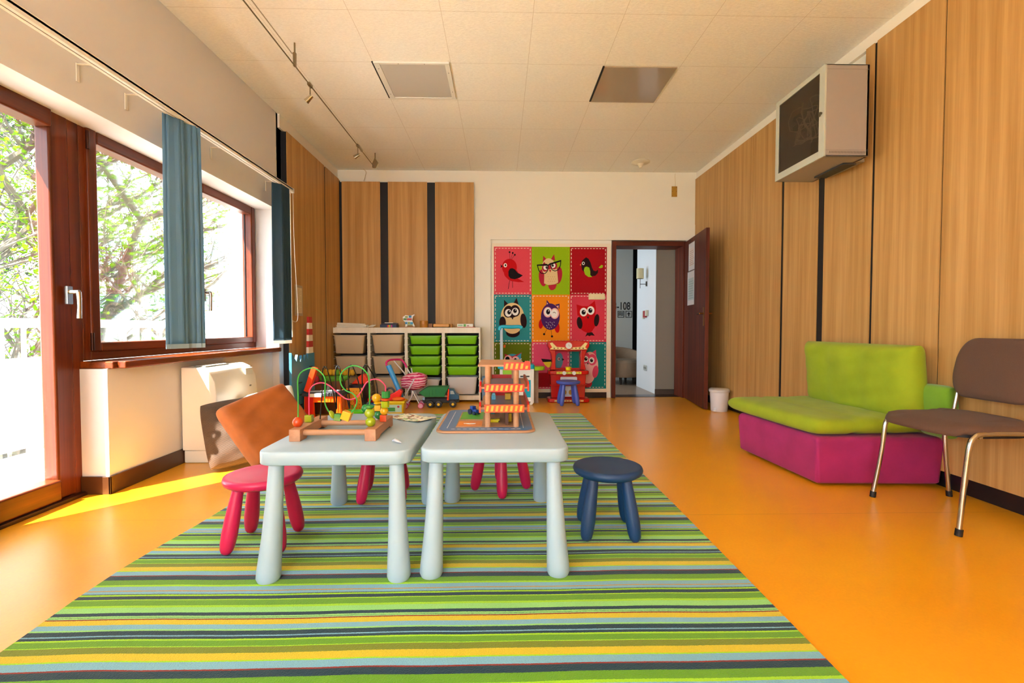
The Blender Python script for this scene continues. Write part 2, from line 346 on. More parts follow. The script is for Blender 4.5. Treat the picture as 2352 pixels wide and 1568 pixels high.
# ================================================================ CARPET
q = N('striped_carpet'); tc = q.n('TexCoord'); sp = q.n('SeparateXYZ'); q.l(tc.outputs['Object'], sp.inputs[0])
nw = q.n('TexNoise', i_Scale=1.6, i_Detail=2); q.l(tc.outputs['Object'], nw.inputs['Vector'])
nf = q.n('TexNoise', i_Scale=260, i_Detail=2); q.l(tc.outputs['Object'], nf.inputs['Vector'])
yy = q.math('ADD', sp.outputs['Y'], q.math('ADD', q.math('MULTIPLY', nw.outputs['Fac'], .03), q.math('MULTIPLY', nf.outputs['Fac'], .004)))
PER = .4915
f = q.math('FRACT', q.math('DIVIDE', q.math('ADD', yy, -1.262-.017+PER*10), PER))
LB, DK, RD, LM, GR, MT, YL, OL, WH = '#84bcd4', '#083846', '#8f2410', '#a6e02e', '#66a404', '#9ade84', '#dcc838', '#7c8c10', '#7fb6ce'
Y0 = .93*1085
def vY(v): return Y0/(v-752)
seq = [(1528.5, RD), (1525.5, LB), (1509, LM), (1506, YL), (1490, OL), (1476, LM), (1473.5, GR), (1461, LM), (1457, DK), (1451.5, WH), (1449, DK), (1438.5, MT), (1435, LB), (1425, YL), (1414, RD), (1411.5, MT), (1409, DK), (1407.8, MT), (1404.5, DK), (1397, MT), (1388, DK), (1386, LM), (1381, GR), (1369, LM), (1367, DK), (1360, LM), (1356.5, DK), (1355.5, LB), (1349.5, '#c99a50'), (1347.5, LB), (1339, LM), (1335, GR)]
# near the next red line: green, dark, lime
seq = [s_ for s_ in seq if s_[0] not in (1388,)] ; seq[-1:] = [(1335, GR), (1324, DK), (1320.5, LM)]
y0 = vY(1528.5); st = [(min(.999, (vY(v)-y0)/PER), c) for v, c in seq]
st = [s_ for s_ in st if s_[0] < 1][:32]
c = q.ramp(f, st, 'CONSTANT')
c = q.mix(q.math('MULTIPLY', nf.outputs['Fac'], .35), c, (.25, .27, .25, 1), 'MULTIPLY')
hs = q.n('HueSaturation'); hs.inputs['Saturation'].default_value = 1.05; q.l(c, hs.inputs['Color']); q.l(hs.outputs[0], q.b.inputs['Base Color'])
q.b.inputs['Roughness'].default_value = .95; q.b.inputs['Sheen Weight'].default_value = .25; q.b.inputs['Specular IOR Level'].default_value = .1
bp = q.n('Bump', i_Strength=.5, i_Distance=.004); q.l(nf.outputs['Fac'], bp.inputs['Height']); q.l(bp.outputs[0], q.b.inputs['Normal'])
# a slightly skewed rug outline
g = G(); nx, ny = 10, 24; L = []
for i in range(ny+1):
    y = .2 + (5.03-.2)*i/ny; xl = -1.43 - .02*math.sin(i); xr = .905-.045*max(0, (y-2.4)/2.6)
    L.append([(xl, y, 0), (xl, y, .009), (xr, y, .009), (xr, y, 0)])
g.ring(L); o = g.build('carpet', q.m); tag(o, 'large rug striped in greens, blues and yellow on the orange floor', 'rug')
# ================================================================ CHILDREN'S TABLES
tabM = mat('grey_table_plastic', '#a3bccd', .36, bump=.06, bscale=500); CZ = .009
def table(x, y, lab, rz=0):
    t = T('childrens_table', lab, 'table', (x, y, CZ), rz, 'two grey childrens tables')
    P = rrect(-.28, .28, -.385, .385, .055, 6); g = G()
    def off(d): return rrect(-.28+d, .28-d, -.385+d, .385-d, .055-d*.4, 6)
    g.ring([[(a, b, z) for a, b in off(d)] for d, z in ((.004, .420), (.0, .424), (0, .463), (.0015, .467), (.004, .4695), (.008, .471))])
    g.build('tabletop', tabM, t, smooth=True, angle=50)
    for sx in (-1, 1):
        for sy in (-1, 1):
            g = G(); rs = []
            for r, z, sh in ((.026, .43, 0), (.030, .30, .25), (.036, .15, .6), (.042, .04, .95), (.043, .012, 1), (.038, 0, 1)):
                cx, cy = sx*(.222+.015*sh), sy*(.335+.042*sh)
                rs.append([(cx+r*math.cos(2*PI*k/24), cy+r*math.sin(2*PI*k/24), z) for k in range(24)])
            g.ring(rs); g.build('leg', tabM, t, smooth=True, angle=50)
    return t
table(-.612, 2.10, 'pale grey childrens table carrying the wooden bead maze')
table(-.022, 2.12, 'pale grey childrens table carrying the toy parking garage')
# ================================================================ STOOLS
def stool(x, y, rz, m, lab, grp, z=CZ, s=1.0, sl=.30):
    t = T('childrens_stool', lab, 'stool', (x, y, z+.006), rz, grp)
    g = G(); g.lathe([(.06*s, sl-.042), (.135*s, sl-.04), (.150*s, sl-.030), (.155*s, sl-.017), (.151*s, sl-.005), (.14*s, sl-.001), (.125*s, sl-.004), (.05*s, sl-.006), (0, sl-.006)], n=40)
    g.build('seat', m, t, smooth=True, angle=60)
    for k in range(4):
        a = PI/4+k*PI/2; ca, sa = math.cos(a), math.sin(a); pts = []; rr = []
        for u in (0, .02, .06, .15, .3, .5, .7, .85, 1):
            d = (.150-.052*u)*s; pts.append((ca*d, sa*d, (sl-.035)*u)); rr.append({0: .012, .02: .019, .06: .0245, .15: .0285, .3: .0305, .5: .029, .7: .026, .85: .0235, 1: .022}[u]*s)
        G().tube(pts, rr, 16).build('leg', m, t, smooth=True, angle=60)
    return t
PK = mat('pink_plastic', '#cf1a56', .35, bump=.05, bscale=500); NV = mat('navy_plastic', '#0f3a68', .45, bump=.05, bscale=500); VB = mat('violet_blue_plastic', '#4458b8', .35)
stool(-1.01, 2.02, .05, PK, 'pink plastic stool at the left side of the bead maze table', 'pink stools round the tables')
stool(-.635, 2.56, .12, PK, 'pink plastic stool behind the bead maze table, mostly hidden', 'pink stools round the tables')
stool(.0, 2.655, PI/4+.05, PK, 'pink plastic stool seen under the table with the toy garage', 'pink stools round the tables')
stool(.48, 2.095, -.08, NV, 'dark blue plastic stool standing alone on the rug', None)
stool(.808, 5.62, .05, VB, 'violet blue plastic stool in front of the red toy kitchen', None, z=0, s=.93, sl=.29)
# ================================================================ BEAD MAZE
BX = wood('beech', '#a87a58', '#c4946e', 'X', .5); BY = wood('beech_block', '#a47252', '#c08e6c', 'Y', .5)
t = T('bead_maze', 'wooden bead maze with green, pink and black wires on the left table', 'toy', (-.665, 2.0, CZ+.471))
for x0 in (-.17, .126):
    g = G(); g.prism([(-.13, 0), (-.07, 0), (-.05, .010), (.11, .010), (.13, 0), (.17, 0), (.17, .048), (-.13, .048)], 'X', x0, x0+.044)
    g.build('base_block', BY, t, bev=.002)
for y_ in (-.09, .10): G().cyl((-.13, y_, .028), (.13, y_, .028), .012).build('rod', BX, t, smooth=True)
def smoothpts(P, k=6):
    out = []
    for i in range(len(P)-1):
        p0, p1, p2, p3 = [Vector(P[max(0, min(len(P)-1, j))]) for j in (i-1, i, i+1, i+2)]
        for u in range(k):
            s_ = u/k; out.append(tuple(.5*((2*p1)+(p2-p0)*s_+(2*p0-5*p1+4*p2-p3)*s_**2+(3*p1-p0-3*p2+p3)*s_**3)))
    return out+[tuple(P[-1])]
gn = [(-.159,.045),(-.157,.168),(-.157,.24),(-.14,.271),(-.102,.286),(-.071,.274),(-.049,.245),(-.048,.204),(-.05,.149),(-.04,.118),(-.026,.101),(-.001,.085),(.031,.085),(.053,.1),(.075,.131),(.079,.158),(.064,.181),(.039,.192),(.02,.212),(.013,.24),(.022,.27),(.058,.294),(.096,.288),(.123,.261),(.13,.228),(.131,.132),(.131,.045)]
pk = [(-.15,.045),(-.149,.164),(-.141,.194),(-.12,.211),(-.09,.215),(-.063,.203),(-.035,.179),(.002,.149),(.027,.144),(.049,.152),(.068,.173),(.089,.21),(.106,.224),(.125,.23),(.145,.228),(.16,.218),(.171,.204),(.174,.18),(.164,.045)]
bk = [(-.129,.045),(-.121,.184),(-.112,.258),(-.102,.28),(-.089,.258),(-.078,.184),(-.067,.087),(-.062,.184),(-.056,.258),(-.047,.284),(-.035,.262),(-.021,.184),(-.010,.088),(-.006,.184),(.001,.262),(.012,.285),(.028,.258),(.043,.184),(.052,.086),(.054,.184),(.061,.262),(.077,.288),(.096,.262),(.113,.215),(.121,.152),(.125,.045)]
G().tube(smoothpts([(a, -.07, b) for a, b in gn]), .0027, 8).build('green_wire', mat('green_wire', '#2f9a3c', .3), t, smooth=True)
G().tube(smoothpts([(a, .02, b) for a, b in pk]), .0027, 8).build('pink_wire', mat('pink_wire', '#d9406c', .3), t, smooth=True)
G().tube(smoothpts([(a, .085+(.03 if b < .12 else -.01 if b > .25 else .01)*(0 if b < .05 else 1), b) for a, b in bk]), .0028, 8).build('black_wire', mat('black_wire', '#15100e', .2), t, smooth=True)
BC = {k: mat('bead_'+k, c, .25, coat=.3) for k, c in dict(orange='#d04410', lime='#94a60c', green='#1f7f35', yellow='#d8a400', red='#cc4a18').items()}
def bead(kind, c, x, y, z, r=.019, rz=0):
    g = G(); g.X = Matrix.Translation((x, y, z)) @ Matrix.Rotation(rz, 4, 'Y')
    if kind == 's': g.sph((0, 0, 0), r)
    if kind == 'd': g.sph((0, 0, 0), r, sc=(1, 1, .45))
    if kind == 'c': g.cb((0, 0, 0), (r*1.55,)*3)
    if kind == 'y': g.cyl((0, 0, -r*.75), (0, 0, r*.75), r, n=8)
    o = g.build('bead', BC[c], t, smooth=kind in 'sd', bev=0 if kind in 'sd' else .002)
    o['label'] = {'s': 'round', 'd': 'flat', 'c': 'cube', 'y': 'drum'}[kind]+' '+c+' bead'
bead('s','orange',-.16,-.07,.066,.021); bead('c','lime',-.15,.02,.064); bead('d','lime',-.021,-.07,.096,.019,1.1); bead('c','green',.004,-.07,.086,.018,.1); bead('c','yellow',.038,-.07,.092,.023,.35)
bead('s','green',.066,.10,.092); bead('s','lime',.134,-.07,.066,.021); bead('s','lime',.131,-.07,.102,.021); bead('d','green',.131,-.07,.128,.019)
bead('s','green',.127,.085,.066); bead('c','yellow',.125,.085,.097,.017); bead('d','yellow',.124,.085,.118,.018); bead('s','yellow',.118,.085,.14,.020)
bead('c','red',.165,.02,.064,.018); bead('s','yellow',.168,.02,.094,.018); bead('y','lime',.172,.02,.123,.018); bead('d','red',.173,.02,.143,.018); bead('y','green',.175,.02,.165,.019)
# ================================================================ LEAFLET, CLIP
pap = mat('paper', '#efe9d8', .6)
q = N('leaflet_print'); tc = q.n('TexCoord'); v = q.n('TexVoronoi', i_Scale=70); q.l(tc.outputs['Object'], v.inputs['Vector'])
c = q.ramp(v.outputs['Color'], [(.2, '#8a5a40'), (.32, '#e8e4cc'), (.6, '#f2efe4'), (.75, '#a4c87a'), (.9, '#6a78a8')]); q.l(c, q.b.inputs['Base Color'])
g = G(); g.X = Matrix.Rotation(-.62, 4, 'Z')
for i in range(6):
    a, b = -.10+.2*i/6, -.10+.2*(i+1)/6; za, zb = .002+.006*abs(i-3)/3, .002+.006*abs(i-2)/3
    g.add([(a, -.065, za), (b, -.065, zb), (b, .065, zb), (a, .065, za)], [(0, 1, 2, 3)]); g.add([(a, -.065, za-.0015), (b, -.065, zb-.0015), (b, .065, zb-.0015), (a, .065, za-.0015)], [(0, 1, 2, 3)])
o = g.build('leaflet', q.m, loc=(-.432, 2.33, CZ+.4715)); tag(o, 'printed colour leaflet lying on the far corner of the left table', 'leaflet')
g = G(); g.tube([(-.02, .012, .006), (-.008, .004, .010), (.004, -.002, .006), (.018, -.008, .003)], [.003, .007, .006, .002], 8); g.tube([(0, 0, .004), (.012, .004, .003), (.02, -.012, .002)], .0018, 6)
o = g.build('plastic_clip', mat('clear_clip', '#b9bcc2', .2), smooth=True, loc=(-.405, 1.84, CZ+.472)); tag(o, 'small translucent plastic clip lying near the front corner of the left table', 'clip')
# ================================================================ TOY GARAGE
t = T('toy_garage', 'wooden toy parking garage with red and yellow striped barriers', 'toy', (-.065, 2.26, CZ+.471))
P = rrect(-.215, .215, -.265, .27, .05, 6)
G().prism(P, 'Z', 0, .010).build('base_board', BX, t, bev=.003)
rd = mat('printed_road', '#4d78a8', .3, var=.06, vscale=60); gs = mat('printed_grass', '#55a82c', .35); og = mat('printed_orange', '#e8862c', .35); wl = mat('white_print', '#f3f0e8', .4)
def zpoly(p, z, g=None): g = g or G(); g.add([(a, b, z) for a, b in p], [tuple(range(len(p)))]); return g
g = G(); P1, P2 = rrect(-.203, .203, -.253, .258, .042, 6), rrect(-.135, .125, -.185, .20, .01, 6)
n_ = len(P1); g.add([(a, b, .0106) for a, b in P1]+[(a, b, .0106) for a, b in P2], [(i, (i+1) % n_, n_+(i+1) % n_, n_+i) for i in range(n_)])
g.mi = 1; g.box(-.130, -.02, .0, .19, .0102, .0108); g.mi = 2; g.box(-.130, -.02, -.15, -.05, .0102, .0108); g.mi = 3
for i in range(16): g.box(-.171, -.168, -.20+i*.026, -.20+i*.026+.016, .0107, .0111); g.box(.163, .166, -.20+i*.026, -.20+i*.026+.016, .0107, .0111)
for i in range(12): g.box(-.15+i*.026, -.135+i*.026, -.221, -.218, .0107, .0111)
g.build('printed_street', [rd, gs, og, wl], t)
# the P letter, read from the left side
g = G(); g.box(-.105, -.05, -.108, -.098, .0108, .0114)
for k in range(10):
    a0, a1 = PI*k/10, PI*(k+1)/10; c0 = (-.075, -.108); 
    g.add([(-.072+math.cos(a)*r, -.103-math.sin(a)*r, .0113) for a, r in ((a0, .022), (a1, .022), (a1, .012), (a0, .012))], [(0, 1, 2, 3)])
g.build('parking_letter', wl, t)
RED = mat('toy_red_paint', '#c8140c', .3, coat=.3); YEL = mat('toy_yellow_paint', '#d89c34', .35); DKG = mat('deck_print', '#5c6f86', .3)
for x_ in (.008, .133):
    for y_ in (-.175, .14): G().cyl((x_+(-.0), y_, .010), (x_, y_, .285), .0125, n=20).build('post', BX, t, smooth=True)
def barrier(x0, x1, y, z, n, par):
    g = G(); g.box(x0, x1, y-.005, y+.005, z-.017, z+.017); g.mi = 1
    st = (x1-x0)/(n+.3)
    for i in range(n):
        a = x0+st*(i+.25); g.add([(a, y-.0056, z-.012), (a+st*.5, y-.0056, z-.012), (a+st*.72, y-.0056, z+.012), (a+st*.22, y-.0056, z+.012)], [(0, 1, 2, 3)])
    return g.build('barrier', [RED, YEL], par)
for k, (z, x0, x1) in enumerate(((.095, -.024, .172), (.185, -.022, .172))):
    g = G(); g.box(x0, x1+.01, -.19, .18, z-.004, z+.004); g.mi = 1; g.box(x0+.02, x1-.01, -.175, .165, z+.004, z+.0046)
    dk = g.build('deck', [BX, DKG], t)
    barrier(-.006, .168, -.206, z+.002, 8, dk); G().box(-.01, .15, .186, .196, z-.013, z+.021).build('barrier', RED, dk)
    for xs in (x0-.006, x1+.01):
        g = G(); g.prism([(-.20, z-.014), (.18, z-.014), (.18, z+.022), (.15, z+.026), (-.17, z+.026), (-.20, z+.016)] if xs > 0 else [(-.20, z-.018), (-.13, z-.010), (-.13, z+.026), (-.18, z+.026), (-.20, z+.010)], 'X', xs, xs+.008); g.build('side_rail', RED, dk)
g = G(); g.box(-.035, .17, -.185, .16, .278, .286); dk = g.build('deck', BX, t); barrier(.078, .195, -.192, .281, 5, dk)
g = G(); g.box(.172, .192, -.20, -.17, .283, .302); g.build('barrier_knob', RED, dk)
def ramp_(x0, x1, ya, za, yb, zb):
    g = G(); g.add([(x0, ya, za), (x1, ya, za), (x1, yb, zb), (x0, yb, zb), (x0, ya, za+.006), (x1, ya, za+.006), (x1, yb, zb+.006), (x0, yb, zb+.006)], [(0, 3, 2, 1), (4, 5, 6, 7), (0, 1, 5, 4), (1, 2, 6, 5), (2, 3, 7, 6), (3, 0, 4, 7)]); return g
ramp_(.0, .06, -.05, .012, .16, .092).build('ramp', BX, t)
g = G(); g.box(.085, .10, -.14, .10, .012, .092); g.build('lift_shaft', mat('lift_brown', '#5a3014', .5), t)
g = G(); g.box(.04, .1, .188, .196, .10, .118); sg = g.build('wash_sign', YEL, t)
text('WASH', .020, (.045, .1872, .1025), black, sg)
# small toys in the garage
def vehicle(lab, x, y, z, c, rz=0, s=1.0, cab='#2a2a30'):
    t2 = T('toy_car', lab, 'toy car', (x, y, z), rz)
    G().box(-.022*s, .022*s, -.013*s, .013*s, .008*s, .022*s).box(-.012*s, .012*s, -.011*s, .011*s, .022*s, .036*s).build('body', mat('toy_'+c, c, .3), t2, bev=.002)
    for a in (-.013, .013):
        for b in (-.014, .014): G().cyl((a*s, b*s-.003*s, .008*s), (a*s, b*s+.003*s, .008*s), .008*s, n=12).build('wheel', mat('toy_tyre', cab, .6), t2, smooth=True)
    return t2
TB = CZ+.471+.0108
tr = T('toy_tractor', 'dark blue toy tractor on the printed grass of the garage board', 'toy car', (-.135, 2.385, TB+.0002), 2.3)
G().box(-.025, .004, -.010, .010, .010, .026).box(-.002, .020, -.012, .012, .010, .042).build('body', mat('tractor_blue', '#1d3f8f', .3), tr, bev=.003)
for a, b, r in ((.013, .016, .014), (.013, -.016, .014), (-.018, .014, .009), (-.018, -.014, .009)): G().cyl((a, b-.004, r), (a, b+.004, r), r, n=16).build('wheel', mat('tractor_tyre', '#14203a', .6), tr, smooth=True)
o = G().cb((0, 0, .012), (.05, .03, .006)).cb((-.028, 0, .022), (.012, .034, .036)).box(-.025, .02, -.012, .012, 0, .01).build('toy_loader', mat('toy_bright_yellow', '#dccc00', .3), bev=.002, loc=(-.03, 2.19, TB)); tag(o, 'bright yellow toy loader on the lowest level of the garage, left of the front posts', 'toy car')
o = G().cb((0, 0, .02), (.02, .016, .04)).build('toy_fuel_pump', _M['toy_bright_yellow'], bev=.002, loc=(.04, 2.2, TB)); tag(o, 'small yellow fuel pump block beside the right front post of the garage', 'toy block')
o = G().cb((0, 0, .022), (.034, .03, .044)).build('toy_block', mat('teal_block', '#1a7a86', .4), bev=.002, loc=(-.045, 2.27, TB)); tag(o, 'teal toy block behind the yellow loader on the garage board', 'toy block')
o = G().cb((0, 0, .011), (.020, .03, .022)).cb((0, 0, .026), (.014, .018, .010)).build('toy_car', mat('toy_sky_blue', '#6ab8d0', .3), bev=.002, loc=(-.034, 2.30, CZ+.471+.1)); tag(o, 'tiny light blue toy car on the lower deck of the garage', 'toy car')
o = G().cb((0, 0, .015), (.028, .03, .030)).build('toy_block', mat('mustard_block', '#d8a818', .4), bev=.002, loc=(.035, 2.30, CZ+.471+.1)); tag(o, 'mustard yellow block on the lower deck of the garage', 'toy block')
# ================================================================ LOW SOFA
MG = mat('magenta_velour', '#a01860', .85, var=.3, vscale=7, sheen=.08, bump=.15, bscale=60)
LG = mat('lime_velour', '#94a80c', .85, var=.2, vscale=8, sheen=.08, bump=.12, bscale=60)
LG2 = mat('green_velour', '#6f9e18', .85, var=.12, vscale=9, sheen=.3)
def pad(name, m, sx, sy, sz, parent=None, puff=.25, edge=.35, loc=None, rot=None, grooves=(), wrinkle=0, n=28, rc=.07, ee=9):
    """soft box: sx, sy, sz are full sizes, rounded edges and a swollen middle"""
    g = G(); ex = 5 if edge < .5 else 3
    def f(u):                                              # u, v in -1..1
        return (1-abs(u)**ex)
    top, bot = [], []
    for i in range(n+1):
        for j in range(n+1):
            u, v_ = -1+2*i/n, -1+2*j/n
            u = math.copysign(1-(1-abs(u))**1.6, u); v_ = math.copysign(1-(1-abs(v_))**1.6, v_)
            side = (max(0, 1-abs(u)**ee)*max(0, 1-abs(v_)**ee))**.42
            dome = max(0, math.cos(u*PI/2)*math.cos(v_*PI/2))**(.6)
            h = side; zz = sz/2*side*((1-puff)+puff*dome)
            for gx in grooves: zz -= .012*math.exp(-((u-gx)/.035)**2)*h
            wv = wrinkle*(math.sin(u*9+v_*4)+math.sin(v_*13-u*5))*h*.5 if wrinkle else 0
            X, Y = sx/2*u, sy/2*v_
            k_ = 1-rc*(abs(u)*abs(v_))**4; X *= k_; Y *= k_
            X *= 1-.05*(1-abs(v_)**2)*(abs(u)**3)*(edge > .5); Y *= 1-.05*(1-abs(u)**2)*(abs(v_)**3)*(edge > .5)
            top.append((X, Y, zz+wv)); bot.append((X, Y, -zz+wv*.3))
    fs = []; n1 = n+1
    for i in range(n):
        for j in range(n):
            a = i*n1+j; fs.append((a, a+n1, a+n1+1, a+1)); fs.append((a+n1*n1, a+1+n1*n1, a+n1+1+n1*n1, a+n1+n1*n1))
    g.add(top+bot, fs)
    me_o = g.build(name, m, parent, smooth=True, angle=180, loc=loc, rot=rot)
    bm = bmesh.new(); bm.from_mesh(me_o.data); bmesh.ops.remove_doubles(bm, verts=bm.verts[:], dist=.0004); bmesh.ops.recalc_face_normals(bm, faces=bm.faces[:]); bm.to_mesh(me_o.data); bm.free()
    return me_o
t = T('low_sofa', 'low floor sofa with magenta base and lime green cushions', 'sofa', (0, 0, 0))
g = G()
B0 = [(1.845, 2.69), (2.56, 2.66), (2.57, 3.50), (1.80, 3.50)]
g.ring([[(a, b, z) for a, b in [(x_+(2.2-x_)*d, y_+(3.1-y_)*d) for x_, y_ in B0]] for z, d in ((.012, .03), (.03, .0), (.26, -.03), (.292, .0))])
g.build('base', MG, t, bev=.028, seg=4)
t2 = pad('seat_cushion', LG, .78, .98, .115, t, puff=.15, loc=(2.18, 3.19, .345), rot=(0, 0, .06), grooves=(-.33, .25), wrinkle=.003, ee=16, rc=.03)
pad('back_cushion', LG, .93, .45, .20, t, puff=.25, edge=.2, loc=(2.42, 3.13, .60), rot=(PI/2+.10, 0, -PI/2+.03), grooves=(-.4, .2), wrinkle=.006, rc=-.01, ee=12)
o = pad('cushion', LG2, .20, .30, .10, None, puff=.2, loc=(2.50, 2.63, .455), rot=(PI/2+.08, 0, -PI/2)); tag(o, 'darker green cushion standing behind the lime back cushion, beside the brown chair', 'cushion')
# ================================================================ BROWN CHAIR
BF = mat('brown_fabric', '#5e4334', .9, var=.12, vscale=220, sheen=.05, bump=.2, bscale=400); CHR = mat('chair_chrome', '#b8b4ac', .18, metal=1)
t = T('visitor_chair', 'brown upholstered chair with chrome legs beside the low sofa', 'chair', (2.27, 2.28, 0), 0); t.scale = (1, 1, 1.03)
def rr3(sx, sy, r, z, n=8): return [(a, b, z) for a, b in rrect(-sx/2, sx/2, -sy/2, sy/2, r, n)]
g = G(); R = []
for z, d in ((.428, .03), (.434, .006), (.448, 0), (.464, .008), (.473, .03), (.478, .08)):
    R.append([(a - .02 + .02*0, b, z + (.010 if a > .1 else 0) - (.012 if a < -.17 else 0)) for a, b, _ in rr3(.46-2*d, .48-2*d, .15-d*.5, z)])
g.ring(R); g.build('seat', BF, t, smooth=True, angle=60)
g = G(); g.ring([[(a-.02, b, z) for a, b, _ in rr3(.41, .45, .14, z)] for z in (.418, .430)]); g.build('seat_shell', black, t, smooth=True)
# backrest: rounded, curved, in the y-z plane
g = G(); n = 40; outer = []
P = [(a, b) for a, b in rrect(-.25, .25, -.155, .145, .13, 9)]
def bp_(a, b, d, s_): return (.185 + .045*(1-(a/.25)**2)*-1 + .045 + b*.22 + d, a*s_, .705+b*s_)
R = [[bp_(a, b, d, s_) for a, b in P] for d, s_ in ((-.024, .80), (-.020, .93), (-.008, 1.0), (.010, 1.0), (.016, .94), (.018, .85))]
g.ring(R); g.build('backrest', BF, t, smooth=True, angle=60)
for s_ in (-1, 1):
    yb = s_*.232
    fr = G(); fr.tube(smoothpts([(-.225, yb+s_*.012, .012), (-.19, yb, .26), (-.175, yb, .385), (-.155, yb, .425), (-.11, yb, .44), (.08, yb, .44), (.13, yb, .425), (.155, yb, .38), (.165, yb, .26), (.205, yb+s_*.012, .012)], 4), .0115, 12)
    # front leg and rear leg are the two halves of one bent tube
    fr.build('leg', CHR, t, smooth=True)
    G().cyl((-.226, yb+s_*.012, 0), (-.222, yb+s_*.012, .03), .0145).build('leg_cap', black, t, smooth=True); G().cyl((.206, yb+s_*.012, 0), (.203, yb+s_*.012, .03), .0145).build('leg_cap', black, t, smooth=True)
for s_ in (-1, 1): G().tube(smoothpts([(.13, s_*.19, .43), (.17, s_*.20, .46), (.20, s_*.20, .60), (.215, s_*.19, .70)], 4), .009, 10).build('back_support', CHR, t, smooth=True)
G().cyl((-.12, -.23, .425), (-.12, .23, .425), .009).cyl((.10, -.23, .425), (.10, .23, .425), .009).build('cross_bar', CHR, t, smooth=True)
G().cyl((.16, -.25, .36), (.16, -.235, .36), .009).build('frame_bolt', black, t, smooth=True)
# ================================================================ PEDAL BIN
WP = mat('bin_white', '#e9e6ea', .35)
t = T('pedal_bin', 'small white pedal bin beside the open brown door', 'bin', (2.44, 5.20, 0), -.45)
def dsh(w_, d, z, n=10): return [(w_*math.cos(a), -d*.45+d*math.sin(a) if True else 0, z) for a in [PI*i/n for i in range(n+1)]] + [(-w_, -d*.6, z), (w_, -d*.6, z)]
def dshape(w_, d, z): return [(w_*math.sin(a)*1, -d*math.cos(a), z) for a in [-PI/2+PI*i/12 for i in range(13)]]+[(w_, d*.8, z), (-w_, d*.8, z)]
g = G(); g.ring([dshape(.082, .085, 0), dshape(.088, .09, .01), dshape(.098, .10, .215)]); g.build('body', WP, t, smooth=True)
g = G(); g.ring([dshape(.106, .108, .213), dshape(.11, .112, .222), dshape(.108, .11, .238), dshape(.085, .09, .25), dshape(.04, .04, .254)]); g.build('lid', mat('bin_lid', '#d8d3cf', .35), t, smooth=True)
G().box(-.055, -.025, -.14, -.05, .012, .022).box(-.052, -.028, -.088, -.080, .02, .05).build('pedal', WP, t, bev=.003)
# ================================================================ NETWORK CABINET
CW = mat('cabinet_grey', '#9d958f', .45, bump=.05, bscale=300); CF = mat('cabinet_front', '#bcbfb2', .4)
t = T('network_cabinet', 'grey metal network cabinet with dark glass door on the right wall', 'cabinet', (2.13, 3.10, 2.06))
g = G(); g.box(.012, .30, 0, .015, 0, .60); g.box(.012, .30, .54, .555, 0, .60); g.box(.012, .30, 0, .555, 0, .012); g.box(.012, .30, 0, .555, .588, .60); g.box(.28, .30, 0, .555, 0, .60)
g.build('body', CW, t, bev=.004); G().box(.268, .279, .016, .539, .013, .587).build('inner_back', mat('rack_inside', '#0c0a0a', .7), t)
G().box(.30, .425, .19, .515, .03, .57).build('rear_mount', CW, t, bev=.004)
G().box(.22, .31, .12, .42, -.012, -.001).build('bottom_slot', mat('cabinet_slot', '#3a3c3a', .6), t)
g = G()
for i in range(26): x_ = .035+i*.0098; g.add([(x_, -.0008, .018), (x_+.004, -.0008, .018), (x_+.007, -.0008, .034), (x_+.003, -.0008, .034)], [(0, 1, 2, 3)])
g.build('vent_slots', mat('vent_dark', '#57504a', .6), t)
for z_ in (.040, .565): G().box(.012, .30, -.001, .0, z_, z_+.0025).build('seam', mat('seam_dark', '#8a837c', .6), t)
g = G(); g.box(0, .012, 0, .055, 0, .60); g.box(0, .012, .515, .555, 0, .60); g.box(0, .012, .055, .515, 0, .05); g.box(0, .012, .055, .515, .565, .60)
dr = g.build('door', CF, t, bev=.002)
G().box(.004, .008, .055, .515, .05, .565).build('glass', glassmat('smoked_glass', (.6, .56, .54, 1), .02), dr)
G().cyl((-.012, .028, .29), (.0, .028, .29), .008).box(-.016, -.011, .020, .036, .268, .296).build('lock', mat('lock_metal', '#77705f', .3, metal=1), dr)
for z_ in ((.38, .41), (.45, .48), (.02, .10)): G().box(.12, .26, .02, .53, *z_).build('rack_unit', mat('rack_black', '#0a0809', .5), t)
for i in range(9):
    yy_ = .10+.045*i; pts = []
    rnd = random.Random(i)
    r1, r2 = rnd.uniform(.05, .10), rnd.uniform(.05, .12); cy_, cz_ = rnd.uniform(.15, .42), rnd.uniform(.26, .42)
    for k in range(13): a = 2*PI*k/12; pts.append((.06+.03*math.sin(a*2+i), cy_+r1*math.cos(a), cz_+r2*math.sin(a)+.02*math.sin(3*a)))
    G().tube(pts, .003, 6).build('cable', mat('cable_beige', '#f4e2bc', .5), t, smooth=True)
# ================================================================ CEILING LIGHTS
t = T('ceiling_light', 'square ceiling light with grey diffuser and white frame', 'ceiling light', (-.683, 3.972, ZC-.012), group='square ceiling fixtures')
g = G(); g.box(-.29, -.245, -.285, .285, 0, .012); g.box(.255, .29, -.285, .285, 0, .012); g.box(-.245, .255, -.285, -.262, 0, .012); g.box(-.245, .255, .262, .285, 0, .012)
g.build('frame', mat('light_frame', '#e4e5df', .35), t, bev=.002)
G().box(-.245, .255, -.262, .262, .004, .010).build('diffuser', mat('light_diffuser', '#c4c3be', .3), t)
G().box(-.302, -.292, -.285, .285, .005, .012).build('gap', black, t)
g = G()
for x_, y_ in ((-.268, -.2), (-.268, .2), (.272, -.15), (.272, .15), (-.1, -.274), (.1, -.274), (.0, .274)): g.cyl((x_, y_, -.002), (x_, y_, .001), .004, n=8)
g.build('screws', mat('screw_grey', '#8d8d8a', .4), t)
t = T('ceiling_light', 'brownish glossy square ceiling panel right of the grey light', 'ceiling light', (1.095, 3.995, ZC-.010), group='square ceiling fixtures')
